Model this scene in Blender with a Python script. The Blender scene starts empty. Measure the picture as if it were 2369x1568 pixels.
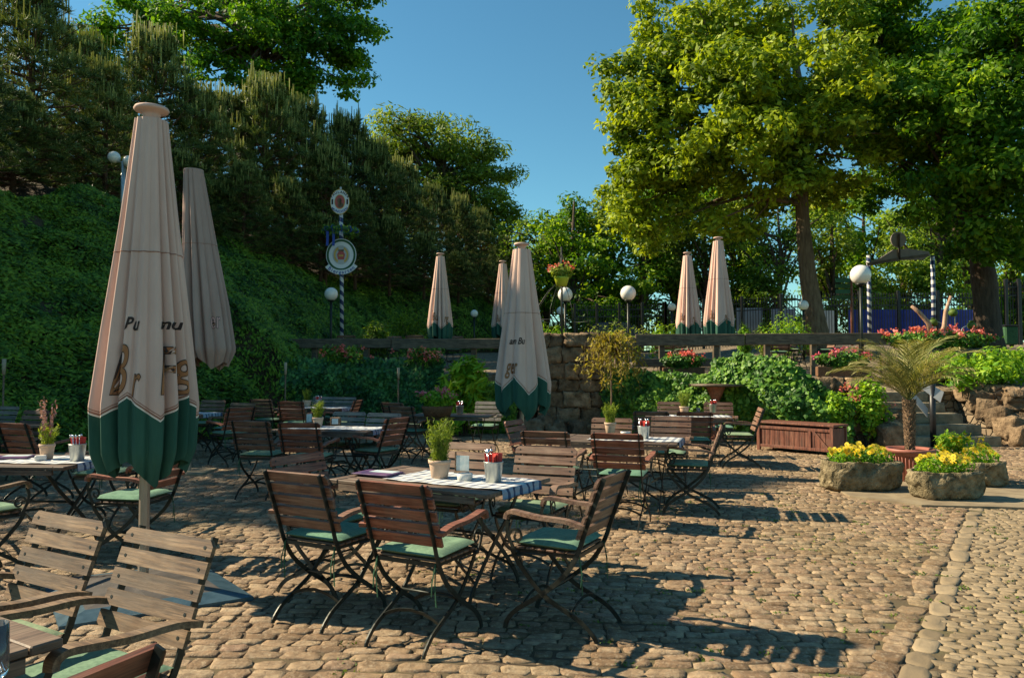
import bpy, math, random
import numpy as np
from mathutils import Vector, Matrix, noise
random.seed(7); rng = np.random.default_rng(7)
R = math.radians
S = bpy.context.scene; COL = S.collection
F0, YH, CX, CH = 1750.0, 850.0, 1184.5, 1.5      # focal length, horizon row, centre column, eye height of the survey sheet
def P(px, py, D): return Vector(((px-CX)*D/F0, D, CH-(py-YH)*D/F0))
def G(px, py, z=0.0):
    D = (CH-z)*F0/(py-YH); return Vector(((px-CX)*D/F0, D, z))

# ------------------------------------------------------------------ materials
MATS = {}
def nodes(name):
    m = bpy.data.materials.new(name); m.use_nodes = True; MATS[name] = m
    nt = m.node_tree; b = nt.nodes['Principled BSDF']; return m, nt, b
def N(nt, t, **kw):
    n = nt.nodes.new(t)
    for k, v in kw.items():
        if k in n.inputs: n.inputs[k].default_value = v
        else: setattr(n, k, v)
    return n
def ramp(nt, fac, stops):
    r = nt.nodes.new('ShaderNodeValToRGB'); e = r.color_ramp.elements
    while len(e) < len(stops): e.new(0.5)
    for i, (p, c) in enumerate(stops): e[i].position = p; e[i].color = (*c, 1)
    nt.links.new(fac, r.inputs[0]); return r.outputs[0]
def mixc(nt, fac, a, b, mode='MIX'):
    m = nt.nodes.new('ShaderNodeMix'); m.data_type = 'RGBA'; m.blend_type = mode
    for s, v in ((m.inputs[0], fac), (m.inputs[6], a), (m.inputs[7], b)):
        if hasattr(v, 'is_linked'): nt.links.new(v, s)
        elif isinstance(v, (int, float)): s.default_value = v
        else: s.default_value = (*v, 1)
    return m.outputs[2]
def coords(nt, scale=(1, 1, 1), kind='Object'):
    t = nt.nodes.new('ShaderNodeTexCoord'); mp = nt.nodes.new('ShaderNodeMapping')
    mp.inputs['Scale'].default_value = scale
    nt.links.new(t.outputs[kind], mp.inputs[0]); return mp.outputs[0]
def noi(nt, vec, sc, det=4, rough=.6):
    n = nt.nodes.new('ShaderNodeTexNoise'); n.inputs['Scale'].default_value = sc
    n.inputs['Detail'].default_value = det; n.inputs['Roughness'].default_value = rough
    nt.links.new(vec, n.inputs['Vector']); return n.outputs['Fac']
def bump(nt, b, h, strength=.5, dist=.01):
    n = nt.nodes.new('ShaderNodeBump'); n.inputs['Strength'].default_value = strength
    n.inputs['Distance'].default_value = dist
    nt.links.new(h, n.inputs['Height']); nt.links.new(n.outputs[0], b.inputs['Normal'])
def island(nt): return nt.nodes.new('ShaderNodeNewGeometry').outputs['Random Per Island']
def objrand(nt): return nt.nodes.new('ShaderNodeObjectInfo').outputs['Random']
def basic(name, c1, c2, rough=.7, sc=8, scale=(1, 1, 1), metal=0, bs=.2, bd=.005, isl=0, spec=.4):
    m, nt, b = nodes(name); v = coords(nt, scale); f = noi(nt, v, sc)
    col = ramp(nt, f, [(.3, c1), (.7, c2)])
    if isl:
        r = ramp(nt, island(nt), [(0, (1-isl,)*3), (1, (1+isl*.6,)*3)])
        col = mixc(nt, 1.0, col, r, 'MULTIPLY')
    nt.links.new(col, b.inputs['Base Color']); b.inputs['Roughness'].default_value = rough
    b.inputs['Metallic'].default_value = metal; b.inputs['Specular IOR Level'].default_value = spec
    if bs: bump(nt, b, noi(nt, v, sc*3), bs, bd)
    return m
def wood(name, a, b2, c, worn=.4, axis='x'):
    m, nt, b = nodes(name)
    sc = {'x': (1.5, 22, 22), 'y': (22, 1.5, 22), 'z': (22, 22, 1.5)}[axis]
    v = coords(nt, sc); g = noi(nt, v, 2.2, 6, .65)
    col = ramp(nt, g, [(.36, a), (.5, b2), (.64, c)])
    fine = noi(nt, coords(nt, tuple(q*2.5 if q > 5 else q for q in sc)), 3.5, 4, .7)
    col = mixc(nt, ramp(nt, fine, [(.40, (.65,)*3), (.52, (0,)*3)]), col, tuple(q*.45 for q in a))
    t2 = noi(nt, coords(nt, (1, 1, 1)), 5, 3)
    col = mixc(nt, ramp(nt, t2, [(.42, (0,)*3), (.65, (worn,)*3)]), col, (.26, .21, .16))
    rr = nt.nodes.new('ShaderNodeMath'); rr.operation = 'ADD'
    nt.links.new(island(nt), rr.inputs[0]); nt.links.new(objrand(nt), rr.inputs[1])
    r = ramp(nt, rr.outputs[0], [(.0, (.62, .6, .6)), (1, (1.25, 1.2, 1.1))])
    col = mixc(nt, 1.0, col, r, 'MULTIPLY')
    nt.links.new(col, b.inputs['Base Color']); b.inputs['Roughness'].default_value = .62
    bump(nt, b, g, .35, .004); return m
wood('wood_red', (.09, .027, .015), (.21, .066, .038), (.31, .12, .072), .2)
wood('wood_brown', (.07, .03, .02), (.155, .075, .048), (.24, .14, .095), .25)
wood('wood_weathered', (.05, .026, .013), (.125, .073, .038), (.22, .14, .08), .25)
wood('wood_mid', (.075, .036, .025), (.165, .088, .06), (.25, .155, .115), .3)
wood('wood_grey', (.09, .08, .075), (.17, .155, .145), (.25, .23, .21), .4)
wood('wood_table', (.04, .024, .018), (.095, .058, .042), (.17, .115, .085), .25)
wood('wood_beam', (.03, .022, .014), (.075, .055, .034), (.14, .105, .065), .2)
wood('wood_chest', (.05, .016, .01), (.13, .04, .024), (.21, .075, .045), .1, 'z')
wood('driftwood', (.2, .11, .07), (.36, .21, .14), (.5, .34, .25), .2, 'z')
basic('steel_dark', (.012, .016, .014), (.035, .04, .035), .42, 30, metal=.4, bs=.1)
basic('pole_metal', (.3, .25, .2), (.42, .36, .3), .4, 12, (1, 1, .2), metal=.5, bs=.05)
basic('zinc', (.38, .40, .38), (.6, .62, .58), .38, 14, metal=.75, bs=.1)
basic('terracotta', (.33, .17, .10), (.48, .3, .2), .8, 10, bs=.2)
basic('terracotta_pale', (.5, .33, .22), (.62, .46, .34), .8, 9, bs=.15)
basic('plastic_pot', (.27, .09, .065), (.36, .14, .10), .5, 4, bs=.05)
basic('plastic_lime', (.35, .42, .02), (.45, .5, .04), .35, 4, bs=0)
basic('soil', (.03, .02, .012), (.09, .06, .035), .95, 30, bs=.8, bd=.02)
basic('china', (.62, .6, .56), (.7, .68, .64), .25, 5, bs=0)
basic('napkin_red', (.5, .03, .03), (.68, .09, .07), .7, 12, bs=.2, isl=.3)
basic('cutlery', (.6, .6, .6), (.75, .75, .75), .2, 5, metal=1, bs=0)
basic('globe_glass', (.74, .70, .64), (.8, .77, .71), .25, 3, bs=0, spec=.5)
basic('concrete', (.16, .12, .075), (.30, .24, .15), .9, 4, bs=.6)
basic('base_blue', (.025, .06, .085), (.07, .13, .17), .45, 9, metal=.3, bs=.3)
basic('base_grey', (.055, .05, .045), (.12, .105, .095), .5, 7, metal=.2, bs=.3)
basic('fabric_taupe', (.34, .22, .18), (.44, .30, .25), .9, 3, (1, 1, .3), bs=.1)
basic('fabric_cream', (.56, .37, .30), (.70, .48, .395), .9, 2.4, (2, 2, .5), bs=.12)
basic('fabric_green', (.01, .065, .045), (.03, .11, .075), .85, 4, (2, 2, .5), bs=.1)
basic('fabric_piping', (.72, .62, .52), (.8, .7, .6), .9, 4, bs=0)
basic('fabric_brown', (.27, .12, .08), (.33, .17, .12), .9, 4, bs=0)
basic('print_dark', (.03, .02, .018), (.05, .035, .03), .9, 4, bs=0)
basic('print_ochre', (.30, .12, .05), (.40, .18, .075), .9, 4, bs=0)
basic('print_pink', (.6, .34, .3), (.66, .42, .38), .9, 4, bs=0)
basic('cord_green', (.015, .06, .03), (.03, .11, .05), .8, 9, bs=0)
basic('bark', (.10, .065, .04), (.27, .19, .115), .95, 5, (3, 3, .5), bs=1, bd=.06)
basic('bark_dark', (.05, .035, .025), (.13, .09, .06), .95, 5, (3, 3, .5), bs=1, bd=.06)
basic('bark_pine', (.09, .05, .03), (.2, .11, .07), .95, 6, (2, 2, .7), bs=1, bd=.05)
basic('palm_bark', (.10, .06, .035), (.34, .22, .13), .95, 20, bs=1, bd=.02, isl=.4)
basic('rock', (.09, .055, .028), (.34, .235, .14), .95, 6, bs=1, bd=.05, isl=.4)
basic('rock_mossy', (.07, .055, .025), (.36, .29, .17), .95, 9, bs=1, bd=.05, isl=.1)
basic('step_stone', (.14, .11, .07), (.36, .29, .19), .95, 6, bs=.6, bd=.02, isl=.2)
basic('paint_black', (.008, .008, .01), (.02, .02, .022), .4, 9, bs=0)
basic('paint_white', (.62, .62, .62), (.72, .72, .72), .5, 5, bs=0)
basic('paint_blue', (.01, .04, .26), (.02, .07, .36), .5, 5, bs=.1)
basic('banner_blue', (.005, .015, .2), (.015, .05, .42), .5, 1.4, (1, 1, 2), bs=.3, bd=.05)
basic('panel_pale', (.22, .26, .34), (.34, .38, .45), .6, 1.2, bs=.1)
basic('sign_back', (.2, .17, .15), (.28, .24, .2), .6, 5, bs=.05)
basic('sign_green', (.01, .09, .05), (.02, .14, .07), .5, 5, bs=0)
basic('sign_grey', (.36, .37, .38), (.46, .46, .46), .5, 5, bs=0)
basic('sign_red', (.4, .06, .05), (.48, .1, .08), .5, 5, bs=0)
basic('sign_gold', (.5, .3, .06), (.6, .4, .1), .5, 5, bs=0)
basic('wreath_green', (.02, .07, .035), (.05, .14, .06), .9, 30, bs=.6, bd=.02)
basic('car_paint', (.01, .02, .07), (.015, .03, .09), .2, 3, metal=.3, bs=0)
basic('car_glass', (.02, .025, .03), (.03, .035, .04), .08, 3, bs=0)
basic('rubber', (.01, .01, .01), (.02, .02, .02), .8, 9, bs=0)
basic('menu_print', (.03, .03, .10), (.2, .10, .2), .35, 14, bs=0)
basic('menu_cover', (.35, .5, .55), (.7, .75, .75), .4, 22, bs=0)
basic('wicker', (.10, .045, .02), (.24, .12, .06), .8, 40, bs=.9, bd=.01)
basic('torch_top', (.3, .24, .17), (.4, .32, .22), .7, 6, bs=0)
def cushion_mat():
    m, nt, b = nodes('cushion_fabric'); v = coords(nt)
    f = noi(nt, v, 60, 3); c = ramp(nt, f, [(.35, (.13, .19, .125)), (.65, (.21, .28, .18))])
    w = noi(nt, v, 6, 3); c = mixc(nt, ramp(nt, w, [(.45, (0,)*3), (.7, (.5,)*3)]), c, (.27, .34, .22))
    r = ramp(nt, objrand(nt), [(0, (.5, .82, .85)), (1, (1.05, 1.05, .95))]); c = mixc(nt, 1., c, r, 'MULTIPLY')
    nt.links.new(c, b.inputs['Base Color']); b.inputs['Roughness'].default_value = .95
    bump(nt, b, f, .3, .003)
cushion_mat()
def glass_mat():
    m, nt, b = nodes('clear_glass'); b.inputs['Base Color'].default_value = (.9, .95, .93, 1)
    b.inputs['Roughness'].default_value = .05; b.inputs['Transmission Weight'].default_value = .9
glass_mat()
def gingham():
    m, nt, b = nodes('cloth_check'); v = coords(nt); sp = nt.nodes.new('ShaderNodeSeparateXYZ'); nt.links.new(v, sp.inputs[0])
    def st(o, w=.085):
        a = N(nt, 'ShaderNodeMath', operation='FRACT'); q = N(nt, 'ShaderNodeMath', operation='DIVIDE'); q.inputs[1].default_value = w
        nt.links.new(o, q.inputs[0]); nt.links.new(q.outputs[0], a.inputs[0])
        g = N(nt, 'ShaderNodeMath', operation='GREATER_THAN'); g.inputs[1].default_value = .62; nt.links.new(a.outputs[0], g.inputs[0]); return g.outputs[0]
    a = N(nt, 'ShaderNodeMath', operation='ADD'); nt.links.new(st(sp.outputs[0]), a.inputs[0]); nt.links.new(st(sp.outputs[1]), a.inputs[1])
    h = N(nt, 'ShaderNodeMath', operation='MULTIPLY'); h.inputs[1].default_value = .5; nt.links.new(a.outputs[0], h.inputs[0])
    c = ramp(nt, h.outputs[0], [(0, (.66, .66, .62)), (.5, (.32, .35, .40)), (1, (.05, .07, .13))])
    c.node.color_ramp.interpolation = 'LINEAR'
    nt.links.new(c, b.inputs['Base Color']); b.inputs['Roughness'].default_value = .9; bump(nt, b, noi(nt, v, 14), .2, .01)
gingham()
def stripe_mat(name, ca, cb, k=6.0, tw=.5):
    m, nt, b = nodes(name); v = coords(nt); sp = nt.nodes.new('ShaderNodeSeparateXYZ'); nt.links.new(v, sp.inputs[0])
    at = N(nt, 'ShaderNodeMath', operation='ARCTAN2'); nt.links.new(sp.outputs[1], at.inputs[0]); nt.links.new(sp.outputs[0], at.inputs[1])
    d = N(nt, 'ShaderNodeMath', operation='DIVIDE'); d.inputs[1].default_value = 2*math.pi; nt.links.new(at.outputs[0], d.inputs[0])
    z = N(nt, 'ShaderNodeMath', operation='MULTIPLY'); z.inputs[1].default_value = k; nt.links.new(sp.outputs[2], z.inputs[0])
    a = N(nt, 'ShaderNodeMath', operation='ADD'); nt.links.new(d.outputs[0], a.inputs[0]); nt.links.new(z.outputs[0], a.inputs[1])
    f = N(nt, 'ShaderNodeMath', operation='FRACT'); nt.links.new(a.outputs[0], f.inputs[0])
    g = N(nt, 'ShaderNodeMath', operation='GREATER_THAN'); g.inputs[1].default_value = tw; nt.links.new(f.outputs[0], g.inputs[0])
    nt.links.new(mixc(nt, g.outputs[0], ca, cb), b.inputs['Base Color']); b.inputs['Roughness'].default_value = .5
stripe_mat('stripe_pole', (.5, .5, .5), (.015, .03, .10), 3.6, .5)
def leafmat(name, dark, mid, light, trans=.35, sc=.9, rough=.55, spec=.3):
    m, nt, b = nodes(name)
    v = coords(nt); f = noi(nt, v, sc, 2)
    isl_ = island(nt); a = N(nt, 'ShaderNodeMath', operation='MULTIPLY_ADD'); a.inputs[1].default_value = .45; nt.links.new(isl_, a.inputs[0]); nt.links.new(f, a.inputs[2])
    o = N(nt, 'ShaderNodeMath', operation='MULTIPLY_ADD'); o.inputs[1].default_value = .2; nt.links.new(objrand(nt), o.inputs[0]); nt.links.new(a.outputs[0], o.inputs[2])
    c = ramp(nt, o.outputs[0], [(.5, dark), (.78, mid), (1.0, light)])
    nt.links.new(c, b.inputs['Base Color']); b.inputs['Roughness'].default_value = rough; b.inputs['Specular IOR Level'].default_value = spec
    if trans:
        t = nt.nodes.new('ShaderNodeBsdfTranslucent'); c2 = mixc(nt, 1., c, (1.5, 1.4, .6), 'MULTIPLY'); nt.links.new(c2, t.inputs[0])
        mx = nt.nodes.new('ShaderNodeMixShader'); mx.inputs[0].default_value = trans
        nt.links.new(b.outputs[0], mx.inputs[1]); nt.links.new(t.outputs[0], mx.inputs[2])
        nt.links.new(mx.outputs[0], nt.nodes['Material Output'].inputs[0])
leafmat('leaf_yellow', (.045, .09, .006), (.14, .22, .012), (.33, .41, .02), .4, .6)
leafmat('leaf_green', (.03, .095, .006), (.09, .21, .01), (.27, .40, .02), .5, .5)
leafmat('leaf_oak', (.02, .07, .006), (.055, .17, .01), (.16, .31, .015), .4, .4)
leafmat('leaf_willow', (.05, .09, .012), (.13, .21, .022), (.26, .34, .035), .45, .25)
leafmat('leaf_mid', (.035, .08, .008), (.10, .19, .015), (.22, .33, .03), .45, .35)
leafmat('leaf_bank', (.016, .048, .005), (.065, .15, .014), (.17, .29, .025), .25, .9)
leafmat('leaf_ivy', (.015, .06, .008), (.06, .17, .018), (.19, .34, .035), .25, 1.5, .5, .3)
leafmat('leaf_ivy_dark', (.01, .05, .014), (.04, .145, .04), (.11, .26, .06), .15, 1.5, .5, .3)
leafmat('leaf_bright', (.06, .17, .01), (.15, .33, .018), (.32, .48, .03), .4, 3)
leafmat('leaf_herb', (.08, .12, .02), (.18, .26, .03), (.3, .38, .05), .35, 12)
leafmat('leaf_ficus', (.10, .09, .015), (.25, .21, .03), (.42, .36, .06), .35, 4)
leafmat('needles', (.016, .036, .008), (.06, .10, .022), (.16, .21, .05), .15, .7, .6)
leafmat('candles', (.13, .16, .035), (.22, .24, .06), (.36, .37, .11), .15, 2, .7)
leafmat('palm_leaf', (.10, .12, .03), (.22, .23, .07), (.38, .34, .14), .25, 5)
leafmat('petal_pink', (.5, .07, .07), (.68, .14, .13), (.78, .28, .26), .3, 10)
leafmat('petal_magenta', (.5, .06, .16), (.65, .12, .2), (.75, .3, .36), .3, 10)
leafmat('petal_yellow', (.6, .42, .01), (.78, .58, .02), (.8, .65, .08), .3, 10)
leafmat('lavender', (.2, .08, .10), (.33, .17, .18), (.4, .25, .24), .2, 10)
leafmat('grassy', (.04, .08, .01), (.09, .15, .02), (.16, .22, .04), .2, .5)

def ground_mats():
    m, nt, b = nodes('cobble_stone'); v = coords(nt)
    f = noi(nt, v, 9, 6, .7); big = noi(nt, v, .5, 3)
    c = ramp(nt, island(nt), [(0, (.17, .105, .055)), (.3, (.28, .18, .105)), (.6, (.34, .235, .14)), (.85, (.42, .305, .19)), (1, (.27, .165, .11))])
    c = mixc(nt, ramp(nt, f, [(.38, (.75,)*3), (.6, (0,)*3)]), c, (.13, .085, .05))
    fs = noi(nt, v, 45, 4, .7); c = mixc(nt, ramp(nt, fs, [(.5, (0,)*3), (.75, (.6,)*3)]), c, (.5, .42, .3))
    c = mixc(nt, ramp(nt, big, [(.5, (0,)*3), (.75, (.35,)*3)]), c, (.17, .15, .06))
    nt.links.new(c, b.inputs['Base Color']); b.inputs['Roughness'].default_value = .75; b.inputs['Specular IOR Level'].default_value = .3
    bump(nt, b, noi(nt, v, 22, 6, .75), .9, .02)
    m, nt, b = nodes('cobble_small'); v = coords(nt)
    f = noi(nt, v, 14, 5, .7)
    c = ramp(nt, island(nt), [(0, (.17, .125, .07)), (.5, (.26, .195, .115)), (1, (.34, .26, .16))])
    c = mixc(nt, ramp(nt, f, [(.35, (.5,)*3), (.7, (0,)*3)]), c, (.2, .15, .09))
    nt.links.new(c, b.inputs['Base Color']); b.inputs['Roughness'].default_value = .8
    bump(nt, b, noi(nt, v, 40, 5, .7), .5, .008)
    m, nt, b = nodes('joint_soil'); v = coords(nt); f = noi(nt, v, 1.1, 5, .6)
    c = ramp(nt, f, [(.4, (.075, .05, .028)), (.55, (.10, .075, .035)), (.72, (.11, .12, .03))])
    nt.links.new(c, b.inputs['Base Color']); b.inputs['Roughness'].default_value = .95
    bump(nt, b, noi(nt, v, 60, 4), .6, .01)
    m, nt, b = nodes('hill_litter'); v = coords(nt); f = noi(nt, v, 1.4, 6, .7)
    c = ramp(nt, f, [(.35, (.02, .022, .01)), (.5, (.05, .035, .018)), (.62, (.09, .06, .03)), (.75, (.05, .08, .02))])
    nt.links.new(c, b.inputs['Base Color']); b.inputs['Roughness'].default_value = .95; bump(nt, b, f, 1, .15)
    m, nt, b = nodes('terrace_ground'); v = coords(nt)
    vo = nt.nodes.new('ShaderNodeTexVoronoi'); vo.feature = 'DISTANCE_TO_EDGE'; vo.inputs['Scale'].default_value = 7; nt.links.new(v, vo.inputs['Vector'])
    vc = nt.nodes.new('ShaderNodeTexVoronoi'); vc.inputs['Scale'].default_value = 7; nt.links.new(v, vc.inputs['Vector'])
    sp = nt.nodes.new('ShaderNodeSeparateColor'); nt.links.new(vc.outputs['Color'], sp.inputs[0])
    c = ramp(nt, sp.outputs[0], [(0, (.15, .11, .07)), (1, (.30, .225, .145))])
    c = mixc(nt, ramp(nt, vo.outputs['Distance'], [(0, (1,)*3), (.08, (0,)*3)]), c, (.07, .05, .03))
    nt.links.new(c, b.inputs['Base Color']); b.inputs['Roughness'].default_value = .9
    bump(nt, b, ramp(nt, vo.outputs['Distance'], [(0, (0,)*3), (.12, (1,)*3)]), 1, .03)
ground_mats()

# ------------------------------------------------------------------ mesh helpers
def tag(o, label=None, cat=None, group=None, kind=None):
    if label: o['label'] = label
    if cat: o['category'] = cat
    if group: o['group'] = group
    if kind: o['kind'] = kind
    return o
def empty(name, loc=(0, 0, 0), rz=0, label=None, cat=None, group=None):
    o = bpy.data.objects.new(name, None); COL.objects.link(o); o.empty_display_size = .1
    o.location = loc; o.rotation_euler = (0, 0, rz); return tag(o, label, cat, group)
def link(name, me, parent=None, loc=None):
    o = bpy.data.objects.new(name, me); COL.objects.link(o); o.parent = parent
    if loc is not None: o.location = loc
    return o
def npmesh(name, V, F, mats, smooth=False, midx=None):
    V = np.asarray(V, dtype=np.float32); F = np.asarray(F, dtype=np.int32); k = F.shape[1]
    me = bpy.data.meshes.new(name); me.vertices.add(len(V)); me.vertices.foreach_set('co', V.ravel())
    me.loops.add(F.size); me.loops.foreach_set('vertex_index', F.ravel())
    me.polygons.add(len(F)); me.polygons.foreach_set('loop_start', np.arange(0, F.size, k, dtype=np.int32))
    me.polygons.foreach_set('loop_total', np.full(len(F), k, dtype=np.int32))
    me.polygons.foreach_set('use_smooth', np.full(len(F), smooth))
    if midx is not None: me.polygons.foreach_set('material_index', np.asarray(midx, dtype=np.int32))
    for m in (mats if isinstance(mats, (list, tuple)) else [mats]): me.materials.append(MATS[m])
    me.update(calc_edges=True); return me
class MB:
    def __init__(s): s.v = []; s.f = []; s.m = []; s.sm = []
    def add(s, vs, fs, mi=0, sm=False):
        o = len(s.v); s.v += [tuple(v) for v in vs]; s.f += [tuple(i+o for i in f) for f in fs]
        s.m += [mi]*len(fs); s.sm += [sm]*len(fs); return s
    def box(s, c, d, M=None, mi=0, bev=0):
        x, y, z = (q/2 for q in d)
        if bev:
            b = bev; vs = []
            pts = [(-x+b, -y), (x-b, -y), (x, -y+b), (x, y-b), (x-b, y), (-x+b, y), (-x, y-b), (-x, -y+b)]
            rin = lambda p: (p[0]*(1-b/x), p[1]*(1-b/y))
            rows = [(-z, rin), (-z+b, None), (z-b, None), (z, rin)]
            for zz, fn in rows:
                for p in pts:
                    q = fn(p) if fn else p; vs.append(Vector((q[0], q[1], zz)))
            fs = [tuple(range(7, -1, -1)), tuple(range(24, 32))]
            for r in range(3):
                for i in range(8): fs.append((r*8+i, r*8+(i+1) % 8, r*8+8+(i+1) % 8, r*8+8+i))
        else:
            vs = [Vector((a*x, b_*y, e*z)) for a in (-1, 1) for b_ in (-1, 1) for e in (-1, 1)]
            fs = [(0, 1, 3, 2), (4, 6, 7, 5), (0, 4, 5, 1), (2, 3, 7, 6), (0, 2, 6, 4), (1, 5, 7, 3)]
        if M is not None: vs = [M @ v for v in vs]
        c = Vector(c); return s.add([v+c for v in vs], fs, mi)
    def tube(s, path, r, n=8, mi=0, caps=True, sm=True, flat=None):
        path = [Vector(p) for p in path]; k = len(path)
        rs = r if isinstance(r, (list, tuple)) else [r]*k; vs = []; up = None
        for i, p in enumerate(path):
            t = (path[min(i+1, k-1)]-path[max(i-1, 0)]).normalized()
            if flat is not None:
                a = Vector(flat[0]).normalized(); a = (a-t*a.dot(t)).normalized()
            else:
                if up is None: up = Vector((0, 0, 1)) if abs(t.z) < .9 else Vector((1, 0, 0))
                a = (up-t*up.dot(t)).normalized(); up = a
            b = t.cross(a)
            if flat is not None:
                w, h = flat[1]/2, flat[2]/2
                for (e, f) in ((-w, -h), (w, -h), (w, h), (-w, h)): vs.append(p+a*e+b*f)
            else:
                for j in range(n):
                    q = 2*math.pi*j/n; vs.append(p+(a*math.cos(q)+b*math.sin(q))*rs[i])
        if flat is not None: n = 4; sm = False
        fs = [(i*n+j, i*n+(j+1) % n, (i+1)*n+(j+1) % n, (i+1)*n+j) for i in range(k-1) for j in range(n)]
        if caps: fs += [tuple(range(n-1, -1, -1)), tuple((k-1)*n+j for j in range(n))]
        return s.add(vs, fs, mi, sm)
    def lathe(s, prof, n=20, c=(0, 0, 0), mi=0, sm=True, sx=1, sy=1):
        vs = []; fs = []; k = len(prof)
        for (r, z) in prof:
            for j in range(n):
                a = 2*math.pi*j/n; vs.append((c[0]+r*sx*math.cos(a), c[1]+r*sy*math.sin(a), c[2]+z))
        for i in range(k-1):
            for j in range(n): fs.append((i*n+j, i*n+(j+1) % n, (i+1)*n+(j+1) % n, (i+1)*n+j))
        if prof[0][0] > .001: fs.append(tuple(range(n-1, -1, -1)))
        if prof[-1][0] > .001: fs.append(tuple((k-1)*n+j for j in range(n)))
        return s.add(vs, fs, mi, sm)
    def sphere(s, c, r, n=16, mi=0, sz=1.0):
        prof = [(max(1e-4, r*math.sin(math.pi*i/(n//2))), -r*sz*math.cos(math.pi*i/(n//2))) for i in range(n//2+1)]
        return s.lathe(prof, n, c, mi)
    def prism(s, pts, y0, y1, mi=0):     # outline in xz, extruded along y
        n = len(pts); vs = [(x, y0, z) for x, z in pts]+[(x, y1, z) for x, z in pts]
        fs = [tuple(range(n)), tuple(range(2*n-1, n-1, -1))]+[(i, n+i, n+(i+1) % n, (i+1) % n) for i in range(n)]
        return s.add(vs, fs, mi)
    def mesh(s, name, mats):
        me = bpy.data.meshes.new(name); me.from_pydata(s.v, [], s.f)
        for m in (mats if isinstance(mats, (list, tuple)) else [mats]): me.materials.append(MATS[m])
        me.polygons.foreach_set('material_index', s.m); me.polygons.foreach_set('use_smooth', s.sm); me.update(); return me
    def build(s, name, mats, parent=None, loc=None): return link(name, s.mesh(name, mats), parent, loc)
def copy_tree(o, parent=None):
    c = o.copy(); COL.objects.link(c); c.parent = parent
    for ch in list(o.children): copy_tree(ch, c)
    return c
def rz(a): return Matrix.Rotation(a, 3, 'Z')

def leaf_arrays(C, size, nrm=None, jit=.8, aspect=.5, droop=None, dirs=None):
    """one diamond leaf (4 verts) at each centre"""
    n = len(C); C = np.asarray(C, float)
    s = (size*(.65+.7*rng.random(n)))[:, None]
    nn = rng.normal(size=(n, 3))*jit
    if nrm is not None: nn += nrm
    nn /= np.linalg.norm(nn, axis=1)[:, None]+1e-9
    d = rng.normal(size=(n, 3)) if dirs is None else np.asarray(dirs)+rng.normal(size=(n, 3))*.35
    if droop is not None: d += np.array(droop)
    d -= nn*(d*nn).sum(1)[:, None]; d /= np.linalg.norm(d, axis=1)[:, None]+1e-9
    w = np.cross(nn, d)
    V = np.stack([C-d*s*.5, C+w*s*aspect*.5-nn*s*.06, C+d*s*.55, C-w*s*aspect*.5-nn*s*.06], 1).reshape(-1, 3)
    return V, np.arange(4*n, dtype=np.int32).reshape(n, 4)
def leaf_mesh(name, C, size, mat, **k):
    V, F = leaf_arrays(C, size, **k); return npmesh(name, V, F, mat)

def rough_block(mb, c, d, seed=0, amp=.02, M=None, n=3, mi=0, sq=.25, fr=4):
    """quarry stone: subdivided box, corners knocked off, surface roughened"""
    idx = {}; vs = []; fs = []
    def vid(i, j, k):
        q = (i, j, k)
        if q not in idx:
            p = Vector((2*i/n-1, 2*j/n-1, 2*k/n-1)); l = p.normalized()*1.15
            p = p.lerp(l, sq); p = Vector((p.x*d[0]/2, p.y*d[1]/2, p.z*d[2]/2))
            nv = noise.noise_vector(p*fr+Vector((seed*3.7, seed*1.3, 0)))
            p += nv*amp+noise.noise_vector(p*fr*2.7)*amp*.35; p = M @ p if M is not None else p
            idx[q] = len(vs); vs.append(p+Vector(c))
        return idx[q]
    for a in range(n):
        for b in range(n):
            for e in (0, n):
                q1 = [(e, a, b), (e, a+1, b), (e, a+1, b+1), (e, a, b+1)]
                q2 = [(a, e, b), (a, e, b+1), (a+1, e, b+1), (a+1, e, b)]
                q3 = [(a, b, e), (a+1, b, e), (a+1, b+1, e), (a, b+1, e)]
                for q in (q1, q2, q3):
                    f = [vid(*t) for t in q]; fs.append(f if e else f[::-1])
    return mb.add(vs, fs, mi, True)

# ------------------------------------------------------------------ world, sun, camera
SUN = Vector((-1.13, .25, .87)).normalized()
sun_el = math.asin(SUN.z); sun_az = math.atan2(SUN.x, SUN.y)
w = bpy.data.worlds.new('World'); S.world = w; w.use_nodes = True; nt = w.node_tree; bg = nt.nodes['Background']
sky = nt.nodes.new('ShaderNodeTexSky'); sky.sky_type = 'NISHITA'; sky.sun_disc = False
sky.sun_elevation = sun_el; sky.sun_rotation = sun_az; sky.air_density = 1.0; sky.dust_density = .1; sky.ozone_density = 3.0
hs = nt.nodes.new('ShaderNodeHueSaturation'); hs.inputs['Saturation'].default_value = 1.12
mx = nt.nodes.new('ShaderNodeMix'); mx.data_type = 'RGBA'; mx.blend_type = 'MULTIPLY'; mx.inputs[0].default_value = 1
mx.inputs[7].default_value = (.66, .93, .79, 1)
nt.links.new(sky.outputs[0], hs.inputs['Color']); nt.links.new(hs.outputs[0], mx.inputs[6]); nt.links.new(mx.outputs[2], bg.inputs[0]); bg.inputs[1].default_value = .085
ld = bpy.data.lights.new('sun', 'SUN'); ld.energy = 5.0; ld.angle = R(.55); ld.color = (1, .85, .60)
lo = bpy.data.objects.new('sun', ld); COL.objects.link(lo); lo.rotation_euler = SUN.to_track_quat('Z', 'Y').to_euler(); lo.location = (-20, 5, 30)
cd = bpy.data.cameras.new('camera'); cam = bpy.data.objects.new('camera', cd); COL.objects.link(cam); S.camera = cam
cd.sensor_width = 36; cd.lens = 36*F0/2369; cd.clip_end = 2000; cd.clip_start = .05
cam.location = (0, 0, CH); cam.rotation_euler = (R(90)+math.atan((YH-784)/F0), 0, 0)
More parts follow.
